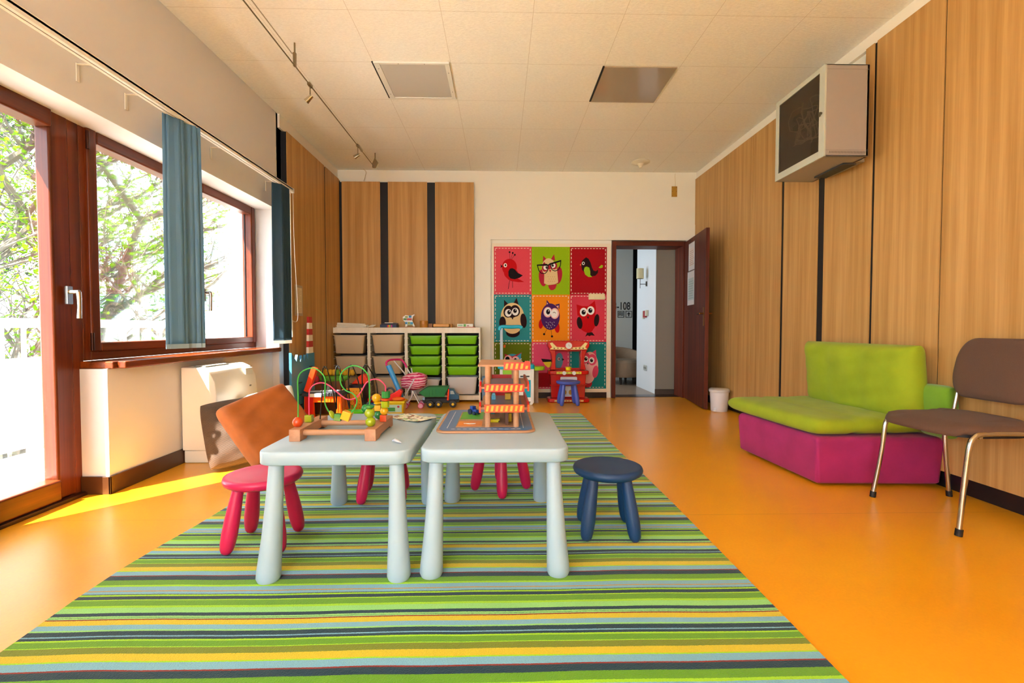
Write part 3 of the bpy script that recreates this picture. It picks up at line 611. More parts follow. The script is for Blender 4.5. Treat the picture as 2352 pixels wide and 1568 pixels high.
G().box(-.285, .28, -.285, .285, 0, .009).build('panel', mat('bronze_panel', '#a89a86', .12, spec=.6), t)
G().box(-.30, -.287, -.285, .285, .003, .0095).build('gap', black, t)
# smoke detector
t = T('smoke_detector', 'white cone shaped detector on the ceiling near the doorway', 'smoke detector', (1.72, 5.82, ZC))
G().lathe([(.11, 0), (.112, -.006), (.10, -.014), (.05, -.022), (.045, -.024)], n=32).build('base', mat('detector_white', '#e9dfc8', .4), t, smooth=True)
G().lathe([(.045, -.022), (.035, -.03), (.022, -.055), (.016, -.07), (0, -.072)], n=24).build('sensor', _M['detector_white'], t, smooth=True)
# orange-brown tag on the back wall with wire
t = T('wall_terminal', 'small yellowish terminal plate high on the back wall', 'wall plate', (2.277, YB-.001, 2.71))
G().box(-.036, .036, -.010, 0, -.068, .068).build('plate', mat('aged_plate', '#b88a2c', .5, var=.2, vscale=30), t, bev=.002)
g = G()
for a in (-1, 1):
    for b in (-1, 0, 1): g.cyl((a*.026, -.012, b*.055), (a*.026, -.009, b*.055), .004, n=8)
g.build('screw', mat('screw_dark', '#4a3410', .5), t)
G().tube([(0.01, -.005, .068), (.012, -.004, .12), (.008, -.004, .20), (.010, -.004, .235)], .002, 6).build('wire', mat('wire_cream', '#cdbb92', .5), t)
# ================================================================ TRACK LIGHT
SN = mat('track_nickel', '#8f8368', .3, metal=1)
t = T('track_light', 'thin low voltage rail light with spots along the ceiling', 'track light', (-1.47, 0, 0))
G().cyl((0, 0, 2.80), (0, 5.60, 2.80), .0045).build('rail', SN, t, smooth=True)
G().cyl((-.012, .4, 2.885), (-.018, 3.47, 2.885), .0035).cyl((.0, 4.98, 2.81), (0, 5.1, 2.80), .012).build('feed_wire', mat('wire_grey', '#a89f8c', .4), t, smooth=True)
g = G(); g.prism([(-.008, 2.795), (.008, 2.795), (.010, 2.89), (-.010, 2.89)], 'Y', 3.46, 3.48); g.cyl((0, 3.47, 2.88), (0, 3.47, ZC), .006); g.build('bracket', SN, t)
g = G(); g.prism([(-.02, 2.79), (.012, 2.79), (.045, 2.85), (.01, 2.90), (-.02, 2.84)], 'Y', 5.58, 5.61); g.cyl((.01, 5.595, 2.87), (.01, 5.595, ZC), .006); g.build('bracket', SN, t)
for y_, d in ((3.74, (-.05, .0, -.05)), (4.96, (-.06, .03, -.02))):
    g = G(); g.cb((0, y_, 2.80), (.02, .06, .022)); g.cyl((0, y_, 2.80), (0, y_, 2.72), .004); sp_ = g.build('spot', SN, t, smooth=True)
    c_ = Vector((0, y_, 2.705)); dv = Vector(d).normalized(); G().tube([tuple(c_-dv*.02), tuple(c_+dv*.03), tuple(c_+dv*.045)], [.014, .019, .021], 16).build('lamp_head', mat('spot_metal', '#bdb49c', .2, metal=1), sp_, smooth=True)
# cable from ceiling corner
o = G().tube(smoothpts([(-1.75, 6.13, 2.95), (-1.72, 6.14, 2.92), (-1.73, 6.15, 2.87), (-1.755, 6.17, 2.81)]), .003, 6).build('wall_cable', mat('cable_tan', '#b89a5e', .5), smooth=True); tag(o, 'short loose beige cable in the back left ceiling corner', 'cable')
# ================================================================ VERTICAL BLINDS
AL = mat('blind_rail_white', '#eae6dc', .35); BLU = mat('blind_slat_blue', '#5d87a8', .7, bump=.1, bscale=300); BLD = mat('blind_slat_dark', '#234256', .6)
t = T('vertical_blind', 'long white blind rail with two bunches of blue vertical slats', 'blind', (-1.975, 0, 0))
g = G(); g.box(-.022, -.003, -.5, 4.54, 2.205, 2.235); g.box(.003, .022, -.5, 4.54, 2.205, 2.235); g.box(-.022, .022, -.5, 4.54, 2.222, 2.24); g.box(-.023, .023, 4.535, 4.56, 2.20, 2.242)
g.build('rail', AL, t, bev=.001)
g = G(); g.box(-.003, .003, -.5, 4.5, 2.207, 2.222); g.build('track_slot', mat('slot_dark', '#3c4038', .5), t)
for y_ in (1.6, 2.454, 2.76, 3.545, 4.352):
    g = G(); g.box(-.143, -.139, y_-.008, y_+.008, 2.16, 2.25); g.box(-.143, 0, y_-.006, y_+.006, 2.243, 2.246); g.build('bracket', AL, t)
def slat(y, x, a, w_, m, z0=.815):
    g = G(); c_, s_ = math.cos(a), math.sin(a); R = []
    for z in (z0, z0+.04, 1.5, 2.205):
        k = 1 if z < 1.6 else .9; row = []
        for i in range(7): u = -1+i/3; row.append((x+c_*u*w_/2*k-s_*.006*(1-u*u), y+s_*u*w_/2*k+c_*.006*(1-u*u), z))
        R.append(row)
    vs = [p for r in R for p in r]; g.add(vs, [(i*7+j, i*7+j+1, (i+1)*7+j+1, (i+1)*7+j) for i in range(3) for j in range(6)])
    o = g.build('slat', m, t, smooth=True, angle=180); so = o.modifiers.new('solid', 'SOLIDIFY'); so.thickness = .0012
    g = G(); g.X = Matrix.Translation((x, y, z0-.012)) @ Matrix.Rotation(a, 4, 'Z'); g.cb((0, 0, .012), (w_*.98, .006, .028)); g.build('slat_weight', mat('slat_weight', '#8fa8b8', .5) if m is BLU else AL, o)
slat(2.935, -.01, 1.12, .115, BLU); slat(2.955, .0, 1.16, .115, BLU); slat(3.02, .0, 1.0, .115, BLU); slat(3.045, .006, .72, .12, BLU); slat(3.075, .012, .66, .12, BLU)
for i in range(6): slat(4.26+.028*i, .0, .72+.03*(i % 2), .10, BLD, .80)
G().cyl((.01, 4.50, 2.20), (.01, 4.50, 1.0), .004).cyl((.01, 4.50, 1.0), (.01, 4.50, .84), .009).build('wand', AL, t, smooth=True)
G().tube(smoothpts([(.015, 4.545, 2.20), (.016, 4.56, 1.7), (.02, 4.60, 1.2), (.022, 4.60, 1.02), (.018, 4.56, .985), (.012, 4.51, .995)]), .0022, 6).build('chain', AL, t, smooth=True)
# framed notice on the left panels
t = T('framed_notice', 'framed paper notice on the wood panels beside the dark blinds', 'notice', (-2.059, 4.865, 1.205))
G().box(0, .012, -.085, .085, -.155, .155).build('frame', mat('notice_frame', '#b3a58c', .4), t, bev=.003)
g = G(); g.box(.0121, .0126, -.062, .062, -.128, .128); g.mi = 1
for i in range(16): g.box(.0126, .0129, -.05, -.05+.1*(1 if i % 4 else .6), .11-i*.015, .1125-i*.015)
g.build('sheet', [mat('aged_paper', '#e2d3b4', .6), mat('faint_text', '#b58a66', .6)], t)
# ================================================================ FAN COIL UNIT
FC = mat('fan_coil_cream', '#e9e2d2', .4)
t = T('fan_coil_unit', 'cream floor standing fan coil unit under the window', 'heater', (-2.17, 3.25, 0))
pr = [(0, .09), (.225, .09), (.235, .10), (.235, .46), (.225, .56), (.185, .63), (.13, .655), (0, .66)]
g = G(); g.prism([(a, b) for a, b in pr], 'Y', 0, .54)
# prism on Y: (u, t, v)
g.build('body', FC, t, bev=.012, seg=3)
G().box(.0, .215, .015, .525, 0, .09).build('base', FC, t, bev=.01)
g = G(); g.box(.05, .13, .06, .34, .654, .662); g.mi = 1
for i in range(10): g.box(.055, .125, .075+i*.026, .083+i*.026, .661, .665)
g.build('top_grille', [mat('grille_dark', '#6c6a62', .5), FC], t)
G().box(.19, .222, .40, .50, .57, .62).build('control_lid', mat('lid_cream', '#ddd8ca', .35), t, bev=.003)
G().box(.234, .237, .43, .45, .48, .49).build('badge', mat('badge_grey', '#7c7a74', .4), t)
# ================================================================ PILLOWS
CORD = mat('brown_corduroy', '#7b6254', .9, var=.2, vscale=30, sheen=.3, bump=.4, bscale=120)
q = N('corduroy'); tc = q.n('TexCoord'); wv = q.n('TexWave', i_Scale=55, i_Distortion=.4); wv.bands_direction = 'Y'; q.l(tc.outputs['Object'], wv.inputs['Vector'])
c = q.ramp(wv.outputs['Color'], [(0, '#44352e'), (1, '#66523f')]); q.l(c, q.b.inputs['Base Color']); q.b.inputs['Roughness'].default_value = .9
bp = q.n('Bump', i_Strength=.6, i_Distance=.004); q.l(wv.outputs['Color'], bp.inputs['Height']); q.l(bp.outputs[0], q.b.inputs['Normal'])
ORV = mat('orange_velvet', '#a05200', .8, var=.4, vscale=9, sheen=.1, bump=.1, bscale=40)
def Rm(x=0, y=0, z=0): return (Matrix.Rotation(z, 4, 'Z') @ Matrix.Rotation(y, 4, 'Y') @ Matrix.Rotation(x, 4, 'X')).to_euler()
def setm(o, loc, ux, uy):
    ux = Vector(ux).normalized(); uy = Vector(uy); uy = (uy-ux*uy.dot(ux)).normalized(); uz = ux.cross(uy)
    m = Matrix((ux, uy, uz)).transposed().to_4x4(); m.translation = Vector(loc); o.rotation_euler = m.to_euler(); o.location = loc
o = pad('cushion', _M['corduroy'], .44, .44, .17, None, puff=.5, edge=.3, wrinkle=.008, rc=.05, ee=7); setm(o, (-1.745, 3.21, .238), (.3, .25, .03), (-.12, .10, .40)); tag(o, 'grey brown corduroy cushion leaning on the fan coil unit', 'cushion')
o = pad('cushion', ORV, .42, .42, .17, None, puff=.2, edge=.3, wrinkle=.005, rc=.01, ee=18); setm(o, (-1.41, 2.90, .34), (.20, .31, .10), (-.12, .2, .3)); tag(o, 'orange velvet cushion leaning tilted on top of the brown corduroy cushion', 'cushion')
o = pad('cushion', mat('white_cotton', '#f0eee8', .85), .36, .46, .13, None, puff=.4, edge=.7); setm(o, (-1.68, 3.49, .275), (.9, .3, .22), (-.2, .5, .8)); tag(o, 'white cushion behind the orange velvet one', 'cushion')
# ================================================================ STORAGE UNITS
PN = wood('whitewashed_pine', '#eadfca', '#f5ecdb', 'Z', .5); WB = mat('bin_beige', '#cfb896', .45); WW = mat('bin_pale', '#d9d6d6', .4); GB = mat('bin_green', '#7cc40c', .4); INN = mat('unit_inside', '#3a3226', .8)
def bin_(par, x, z1, h, m, y=-.012, rot=0, tilt=0, d=.26, nm='drawer'):
    """plastic tub: x centre, z1 rim height, h depth, front face at y"""
    g = G(); W2, W1 = .196, .163 if h > .15 else .172
    g.X = Matrix.Translation((x, y, z1)) @ Matrix.Rotation(tilt, 4, 'Y') @ Matrix.Rotation(rot, 4, 'Z')
    def rr(wx, y0, y1, z, r=.03): return [(a, b, z) for a, b in rrect(-wx, wx, y0, y1, r, 4)]
    g.ring([rr(W1-.006, .022, d-.022, -h, .025), rr(W1, .016, d-.016, -h+.008), rr(W2-.012, .006, d-.006, -.012), rr(W2-.012, .006, d-.006, -.010), rr(W2, .0, d, -.009), rr(W2, 0, d, .0), rr(W2-.01, .01, d-.01, .0), rr(W2-.016, .014, d-.014, -.012), rr(W1-.012, .03, d-.03, -h+.02)], cap=True)
    return g.build(nm, m, par, smooth=True, angle=35)
def unit(x0, lab, bins):
    t = T('storage_unit', lab, 'storage unit', (x0+.2285, 5.86, 0), 0, 'pine storage units along the back wall')
    g = G(); g.box(-.2285, -.2105, 0, .29, 0, .93); g.box(.2105, .2285, 0, .29, 0, .93); g.box(-.2105, .2105, 0, .29, .862, .93)
    g.box(-.2105, .2105, 0, .29, .03, .085); g.build('frame', PN, t, bev=.002)
    G().box(-.2105, .2105, .283, .289, .085, .862).build('back_panel', mat('unit_back', '#2e2a22', .7), t)
    g = G(); k = 0
    for i in range(9): z = .115+.085*i; g.box(-.2105, -.2025, .01, .28, z, z+.010); g.box(.2025, .2105, .01, .28, z, z+.010)
    g.build('runners', PN, t)
    for b in bins: bin_(t, *b)
    return t
big = .21
unit(-2.083, 'pine storage unit, leftmost of the row, with three beige tubs', [(0, .838, .226, WB, -.05, .06, .012), (0, .575, .216, WB, -.012, -.02), (0, .315, .21, WB)])
unit(-1.625, 'pine storage unit with three beige tubs next to the green ones', [(0, .842, .226, WB, -.055, -.05, -.012), (0, .575, .216, WB), (0, .315, .21, WB)])
gz = (.828, .699, .572, .445)
unit(-1.167, 'pine storage unit with four green trays over a crooked pale tub', [(0, z, .103, GB) for z in gz]+[(0, .295, .19, WW, -.03, .10, .05)])
unit(-.709, 'pine storage unit at the right end with green trays over a straight pale tub', [(0, z, .103, GB) for z in gz]+[(0, .317, .215, WW)])
# ================================================================ THINGS ON THE UNITS
ZT = .9302
o = None
t = T('paper_roll', 'rolled sheets of white paper on top of the leftmost storage unit', 'paper', (-1.88, 5.98, ZT))
g = G(); g.cyl((-.22, .02, .018), (.19, .03, .018), .017).cyl((-.21, .045, .045), (.17, .035, .035), .020, .014).cyl((-.2, .07, .018), (.2, .07, .018), .017); g.build('roll', pap, t, smooth=True)
G().box(-.22, .17, -.04, .0, 0, .006).build('sheet', pap, t)
o = G().tube([(0, 0, .012), (.05, .01, .02), (.09, .02, .032)], [.004, .016, .003], 8).build('crumpled_paper', pap, smooth=True, loc=(-1.66, 5.97, ZT)); tag(o, 'small crumpled piece of paper beside the paper roll on the shelf top', 'paper')
t = T('pencil_case_box', 'dark blue box with a rainbow striped label on the storage units', 'box', (-1.405, 5.95, ZT))
G().box(-.105, .10, 0, .14, 0, .038).build('box', mat('navy_box', '#2b3a5c', .5), t, bev=.003)
g = G()
for i, c_ in enumerate(('#d8283a', '#e86a1a', '#e8d020', '#5ab02c', '#d83a9a', '#b02a7a')): g.mi = i; g.box(-.015+i*.011, -.004+i*.011, -.0012, 0, .004, .032)
g.build('label', [mat('stripe_'+str(i), c_, .5) for i, c_ in enumerate(('#d8283a', '#e86a1a', '#e8d020', '#5ab02c', '#d83a9a', '#b02a7a'))], t)
g = G(); g.X = Matrix.Rotation(.1, 4, 'Z'); g.box(-.09, .11, .02, .13, .039, .055); o = g.build('dark_book', mat('dark_book', '#332a3a', .5), loc=(-1.405, 5.95, ZT), bev=.002); tag(o, 'dark covered book lying on the navy box', 'book')
g = G(); g.X = Matrix.Rotation(-.12, 4, 'Z'); g.box(-.05, .06, .0, .12, .0555, .064); o = g.build('white_booklet', pap, loc=(-1.405, 5.96, ZT)); tag(o, 'thin white booklet on top of the dark book', 'book')
# wooden trolley cut-out
t = T('toy_trolley', 'flat white wooden shopping trolley with coloured squares standing on a small base', 'toy', (-1.15, 5.95, ZT))
G().box(-.11, .08, -.03, .05, 0, .010).build('base', BX, t)
out = [(-.045, .012), (-.035, .060), (-.065, .085), (-.075, .13), (-.04, .155), (-.005, .150), (.035, .152), (.068, .165), (.075, .155), (.055, .14), (.04, .09), (.06, .05), (.075, .015), (.06, .012), (.045, .028), (-.015, .028), (-.025, .012)]
G().prism(out, 'Y', -.006, .006).build('cut_out', mat('trolley_white', '#f2efe8', .4), t)
g = G()
for i, (a, b, c_, d) in enumerate(((-.045, .122, .035, .02), (.0, .122, .035, .028), (-.065, .092, .04, .024), (-.022, .09, .06, .026), (-.045, .042, .03, .028), (-.010, .042, .025, .028), (.018, .042, .035, .026), (-.02, .030, .07, .008))): g.mi = i % 5; g.box(a, a+c_, -.0085, -.006, b, b+d)
g.build('squares', [mat('sq'+str(i), c_, .4) for i, c_ in enumerate(('#8a9a22', '#2488b8', '#4f8a34', '#b83a22', '#2a86b4'))], t)
o = G().lathe([(.05, 0), (.052, .004), (.052, .04), (.050, .042), (.052, .044), (.052, .082), (.048, .086), (0, .086)], n=28).build('wooden_drum', mat('amber_wood', '#b87a28', .4, var=.15, vscale=30), smooth=True, loc=(-.965, 5.97, ZT)); tag(o, 'round amber wooden drum on top of the storage units', 'box')
o = G().cb((0, 0, .025), (.05, .04, .05)).build('wooden_block', mat('brown_wood_block', '#8a5420', .5), bev=.002, loc=(-.888, 5.99, ZT)); tag(o, 'small brown wooden block between the drum and the toy box', 'block')
t = T('wooden_case', 'long honey coloured wooden case on the storage units', 'box', (-.745, 5.96, ZT+.0))
G().box(-.10, .10, -.03, .07, .006, .046).build('case', mat('honey_wood', '#dc9a3c', .4, var=.1, vscale=20), t, bev=.008); G().box(-.085, .095, -.02, .06, 0, .007).build('base', black, t)
o = G().cyl((0, 0, 0), (0, 0, .046), .018).build('wooden_cylinder', _M['amber_wood'], smooth=True, loc=(-.622, 5.98, ZT)); tag(o, 'small wooden cylinder right of the honey coloured case', 'block')
t = T('board_game', 'white printed game box on a red base at the right end of the units', 'game', (-.445, 5.95, ZT))
G().box(-.09, .12, -.02, .12, 0, .008).build('base', mat('game_red', '#b8402c', .5), t); G().box(-.10, .095, -.02, .12, .008, .046).build('box', mat('game_white', '#eeeade', .5), t, bev=.001)
g = G(); g.mi = 0; g.box(-.09, -.03, -.0212, -.02, .018, .036); g.mi = 1; g.box(-.02, .01, -.0212, -.02, .012, .042); g.mi = 2; g.box(.02, .05, -.0212, -.02, .014, .03); g.build('print', [mat('gp0', '#9fc4a0', .5), mat('gp1', '#6fae4e', .5), mat('gp2', '#b48a90', .5)], t)
# ================================================================ BLUE BOX beside the units
t = T('folding_board', 'light blue board standing between the storage units and the toy kitchen', 'box', (-.20, 5.98, 0))
G().box(-.04, .035, 0, .14, .012, .305).build('board', mat('pale_blue_board', '#7fa8d8', .5), t, bev=.002); G().box(.036, .045, 0, .14, .012, .305).build('spine', mat('deep_blue_edge', '#2a5a8c', .5), t); G().box(-.04, .12, -.01, .14, 0, .012).build('base', mat('dark_foot', '#3a1a14', .5), t)
# ================================================================ TOY CASTLE
t = T('toy_castle', 'blue wooden castle board with a red and white tower on the left wall', 'toy', (-1.99, 4.80, 0), 0)
cz = [(-.29, 0), (.26, 0), (.26, .665), (.10, .665), (.10, .60), (.03, .655), (.0, .59), (-.06, .655), (-.09, .59), (-.15, .665), (-.18, .60), (-.29, .69)]
G().prism(cz, 'X', -.012, .012).build('wall', mat('castle_blue', '#3a84aa', .6, var=.12, vscale=6), t)
g = G()
for a, b in ((-.02, .50), (.12, .52), (-.14, .38), (-.12, .26), (-.14, .16), (.16, .38), (.02, .30), (-.12, .07)): g.box(.0125, .0135, a, a+.08, b, b+.012)
g.build('printed_bricks', mat('brick_marks', '#14324a', .6), t)
g = G()
for i in range(6): g.mi = i % 2; s0, s1 = .06-.004*i, .06-.004*(i+1); g.prism([(.17-s0, .665+.0628*i), (.17+s0, .665+.0628*i), (.17+s1, .665+.0628*(i+1)), (.17-s1, .665+.0628*(i+1))], 'X', -.012, .012)
g.build('tower', [mat('castle_white', '#efe6d2', .5), mat('castle_red', '#b82018', .5)], t)
# ================================================================ TOY PILE ON THE LEFT
OR = mat('toy_orange', '#f0640c', .35); OR2 = mat('toy_red_orange', '#f03c10', .35); DG = mat('toy_dark_grey', '#34343c', .5); RD2 = mat('toy_red', '#cc1416', .35)
t = T('toy_workbench', 'toy workbench with bright orange legs and dark worktop', 'toy', (-1.76, 4.80, 0), 0)
g = G()
for s_ in (-1, 1):
    g.prism([(-.10, 0), (-.02, 0), (.03, .25), (-.07, .25)], 'X', s_*.17-.018, s_*.17+.018); g.prism([(.10, 0), (.02, 0), (-.03, .25), (.07, .25)], 'X', s_*.17-.018, s_*.17+.018)
g.prism([(-.185, 0), (-.12, 0), (-.15, .25), (-.18, .25)], 'Y', -.11, -.09); g.prism([(.19, 0), (.12, 0), (.15, .25), (.185, .25)], 'Y', -.11, -.09); g.box(-.16, .16, -.105, -.09, .19, .25); g.box(-.14, .14, -.105, -.09, .02, .05)
g.build('legs', OR, t, bev=.004)
G().box(-.17, -.09, -.118, -.106, .0, .25).build('front_panel', RD2, t, bev=.003)
G().box(-.20, .20, -.12, .12, .25, .285).build('worktop', DG, t, bev=.006)
G().box(-.13, -.0, -.128, -.12, .245, .28).build('drawer_front', white, t, bev=.002)
g = G(); g.X = Matrix.Rotation(.2, 4, 'Z'); g.box(-.17, -.02, -.05, -.02, .286, .30); g.box(-.05, .13, -.01, .02, .286, .298); o = g.build('toy_tool', mat('toy_tool_grey', '#b8bcc0', .35), bev=.004, loc=(-1.76, 4.80, 0)); tag(o, 'grey and white toy tools on the workbench top', 'toy')
g = G(); g.cyl((0, 0, 0), (0, 0, .05), .02, .014); o = g.build('toy_nut', mat('toy_sage', '#8a9484', .4), smooth=True, loc=(-1.76, 4.85, .2855)); tag(o, 'small sage grey toy cone on the workbench', 'toy')
g = G(); g.X = Matrix.Translation((-1.925, 4.72, .286)) @ Matrix.Rotation(.33, 4, 'Y'); g.box(-.026, .026, -.03, .03, .01, .26); o = g.build('foam_block', OR2, bev=.006); tag(o, 'long orange-red foam block leaning on the blue castle', 'toy')
# perforated yellow board unit
t = T('toy_tool_rack', 'yellow perforated toy tool rack behind the workbench', 'toy', (-1.58, 5.02, 0))
G().box(-.03, .12, 0, .02, 0, .29).box(-.07, -.03, -.09, .02, 0, .285).build('board', mat('toy_amber', '#e89c18', .4), t, bev=.004)
g = G()
for i in range(4):
    for j in range(7): g.box(-.01+i*.03, -.002+i*.03, -.001, 0, .04+j*.035, .047+j*.035)
g.mi = 1; g.box(.03, .055, -.004, 0, .12, .17); g.mi = 2; g.box(.0, .02, -.004, 0, .07, .11)
g.build('holes', [mat('hole_brown', '#7a3c08', .6), RD2, mat('toy_leaf_green', '#6ab01c', .4)], t)
# dark bucket
t = T('toy_bucket', 'dark grey bucket heaped with soft toys', 'bucket', (-1.585, 5.32, 0))
g = G(); g.lathe([(.09, 0), (.095, .01), (.115, .29), (.12, .30), (.112, .30), (.105, .28), (.088, .02), (0, .02)], n=28); g.build('body', mat('bucket_violet_grey', '#3a3644', .4), t, smooth=True)
# toy rattle worm
CM = mat('plush_mustard', '#c4940e', .8, var=.15, vscale=30); CG2 = mat('plush_green', '#4e8c16', .8, var=.15, vscale=30)
t = T('plush_caterpillar', 'mustard and green segmented plush caterpillar lying on the toy pile', 'soft toy', (-1.76, 5.14, .40))
for i in range(9):
    G().sph((-.16+i*.04, 0, .045), .036, sc=(.75, 1, 1)).build('segment', CG2 if i == 4 else CM, t, smooth=True)
G().tube([(-.20, 0, -.02), (-.06, -.01, -.028), (.06, 0, -.018), (.12, .0, .0)], [.03, .038, .036, .02], 12).build('belly', CG2, t, smooth=True)
o = G().sph((0, 0, 0), .042, sc=(1, 1, 1)).build('ball', mat('ball_crimson', '#a01440', .5), smooth=True, loc=(-1.985, 5.10, .375)); tag(o, 'crimson ball at the left end of the plush caterpillar', 'ball')
t = T('toy_carton', 'brown box standing under the plush caterpillar', 'box', (-1.83, 5.16, 0)); G().box(-.19, .11, -.06, .10, 0, .355).build('body', mat('carton_brown', '#5c3818', .7), t, bev=.003)
o = G().prism([(-.09, 0), (.08, .0), (.10, .05), (.06, .115), (.02, .11), (-.03, .06)], 'Y', -.05, .05).build('foam_wedge', OR2, bev=.012, loc=(-1.57, 5.30, .302)); tag(o, 'bright orange-red foam wedge on top of the dark bucket', 'toy')
# green tray, ball, blue tray, pliers
t = T('toy_tray', 'lime green plastic tray on the floor by the yellow tool rack', 'tray', (-1.47, 4.80, 0))
g = G(); g.ring([[(a, b, z) for a, b in rrect(-x_, x_, -y_, y_, .02)] for x_, y_, z in ((.07, .05, 0), (.095, .07, .085), (.10, .075, .085), (.10, .075, .09), (.09, .065, .088), (.066, .046, .008))]); g.build('tub', mat('lime_plastic', '#5ee010', .3), t, smooth=True)
o = G().sph((0, 0, .035), .035).build('ball', mat('ball_salmon', '#e87a58', .4), smooth=True, loc=(-1.37, 4.93, .0)); tag(o, 'orange-pink ball behind the green bead', 'ball')
o = G().sph((0, 0, .035), .035, sc=(1.6, 1, .8)).build('toy_egg', mat('toy_sunny', '#f8b810', .4), smooth=True, loc=(-1.51, 4.64, .0)); tag(o, 'yellow egg shaped toy on the floor by the lime tray', 'toy')
t = T('toy_garage_ramp', 'blue, red and yellow ride-on toy lying among the toys', 'toy', (-1.37, 5.22, 0))
G().box(-.11, .08, -.08, .08, .02, .10).build('body', mat('toy_sea_blue', '#1c8ac8', .35), t, bev=.02)
G().box(-.02, .08, -.10, -.04, .03, .085).build('side', mat('toy_sunny2', '#f4c010', .35), t, bev=.02)
G().box(-.10, .08, .0, .10, .10, .16).build('seat', RD2, t, bev=.02)
G().sph((.04, -.03, .10), .05, sc=(1.0, 1, .6)).build('saddle', black, t, smooth=True)
g = G(); g.tube([(-.09, -.04, .10), (-.02, -.04, .165), (.0, -.05, .17), (.08, -.06, .09)], .009); g.build('handlebar', mat('toy_silver', '#b4bcc4', .25, metal=.6), t, smooth=True)
t = T('toy_headphones', 'grey toy headphones lying by the beige tub', 'toy', (-1.235, 5.50, .03)); g = G(); g.tube([(-.05+.05*math.cos(a)*1, 0, .14+.06*math.sin(a)) for a in [PI*.1*i for i in range(0, 9)]], .012); g.build('band', mat('toy_slate', '#4c545e', .4), t, smooth=True); G().cyl((-.10, 0, 0), (-.09, 0, .14), .02).build('cup', _M['toy_slate'], t, smooth=True)
# shopping basket
t = T('toy_basket', 'yellow toy basket with picture label, filled with red and orange toys', 'basket', (-1.155, 5.16, 0))
g = G(); g.ring([[(a, b, z) for a, b in rrect(-x_, x_, -y_, y_, .015)] for x_, y_, z in ((.10, .06, 0), (.115, .075, .12), (.125, .085, .12), (.125, .085, .14), (.115, .075, .14), (.10, .06, .02))]); g.build('tub', mat('basket_yellow', '#f2c818', .35), t, smooth=True)
g = G(); g.box(-.07, .09, -.078, -.072, .02, .10); g.mi = 1; g.box(-.06, .02, -.0795, -.078, .03, .07); g.mi = 2; g.cyl((.055, -.0795, .08), (.055, -.078, .08), .012)
g.build('label', [mat('label_mint', '#b8d0c0', .5), mat('label_leaf', '#3c8a34', .5), mat('label_red', '#c83048', .5)], t)
o = G().prism([(-.09, 0), (.06, .0), (.10, .10), (.07, .13), (-.0, .085), (-.07, .06)], 'Y', -.04, .04).build('toy_shovel', mat('toy_scarlet', '#ee1410', .3), bev=.012, loc=(-1.165, 5.16, .135)); tag(o, 'scarlet toy scoop lying in the yellow basket', 'toy')
o = G().sph((0, 0, 0), .04, sc=(1.8, 1, .6)).build('toy_carrot', OR, smooth=True, loc=(-1.10, 5.10, .160)); tag(o, 'small orange toy in the yellow basket in front of the scarlet scoop', 'toy')
t = T('toy_bat', 'long light blue plastic toy leaning out of the yellow basket on the stroller', 'toy', (0, 0, 0))
g = G(); g.tube([(-1.10, 5.26, .15), (-1.11, 5.26, .19), (-1.26, 5.33, .50)], [.020, .026, .030], 12); g.build('tube', mat('toy_light_blue', '#3c9ae0', .3), t, smooth=True); G().tube([(-1.085, 5.258, .10), (-1.10, 5.26, .15)], [.012, .020], 12).build('grip', mat('toy_navy', '#183a6a', .4), t, smooth=True)
# ================================================================ DOLL STROLLER
SW = mat('stroller_white', '#eeeaf0', .3); SPk = mat('stroller_pink', '#e0207a', .4)
q = N('stroller_fabric'); tc = q.n('TexCoord'); wv = q.n('TexWave', i_Scale=11, i_Distortion=6); wv.bands_direction = 'Z'; q.l(tc.outputs['Object'], wv.inputs['Vector'])
q.l(q.ramp(wv.outputs['Color'], [(.35, '#f4bccb'), (.6, '#ec9ab4'), (.72, '#c81850')]), q.b.inputs['Base Color']); q.b.inputs['Roughness'].default_value = .8
t = T('doll_stroller', 'pink and white doll stroller in front of the storage units', 'doll stroller', (-1.02, 5.52, 0))
g = G()
for y_ in (-.09, .10):
    g.tube([(.075, y_-.0, .03), (.0, y_, .17), (-.13, y_, .40), (-.245, y_*.8, .545)] if y_ > 0 else [(-.075, y_, .03), (-.005, y_, .13), (.01, y_, .20)], .007, 8)
g.cyl((-.07, -.09, .03), (-.275, -.09, .50), .007); g.cyl((-.04, .10, .45), (-.02, .10, .33), .007)
g.cyl((.09, -.09, .04), (.01, -.09, .20), .007); g.cyl((-.08, .10, .03), (.01, .10, .20), .007); g.cyl((-.02, .10, .33), (-.10, .10, .46), .007); g.cyl((-.07, -.09, .16), (.03, -.09, .34), .007)
g.build('frame', SW, t, smooth=True)
g = G(); g.tube(smoothpts([(-.285, -.09, .495), (-.29, -.08, .53), (-.26, -.04, .555), (-.20, .06, .555), (-.155, .10, .545), (-.115, .10, .50), (-.095, .10, .455)]), .012, 10); g.build('handle', SPk, t, smooth=True)
g = G()
R = []
for i in range(9):
    u = i/8; x_ = -.12+.27*u; h = .05+.055*math.sin(u*PI*.8+.3); R.append([(x_, .095*math.cos(a), .295+.02*u+h*math.sin(a)*(1.0 if math.sin(a) > 0 else 1.0)) for a in [2*PI*k/16 for k in range(16)]])
g.ring(R); g.build('seat_fabric', q.m, t, smooth=True, angle=180)
g = G(); g.tube(smoothpts([(-.13, -.1, .33), (-.05, -.1, .335), (.06, -.1, .365), (.15, -.095, .38)]), .006); g.build('trim', SPk, t, smooth=True)
for x_, y_ in ((-.07, -.095), (.10, -.085), (-.09, .09), (.085, .10)):
    g = G(); g.cyl((x_, y_-.012, .032), (x_, y_+.012, .032), .032, n=24); wh = g.build('wheel', SPk, t, smooth=True)
    G().cyl((x_, y_-.015, .032), (x_, y_-.012, .032), .026, n=20).build('hub', mat('hub_pink', '#f2b8d4', .4), wh, smooth=True)
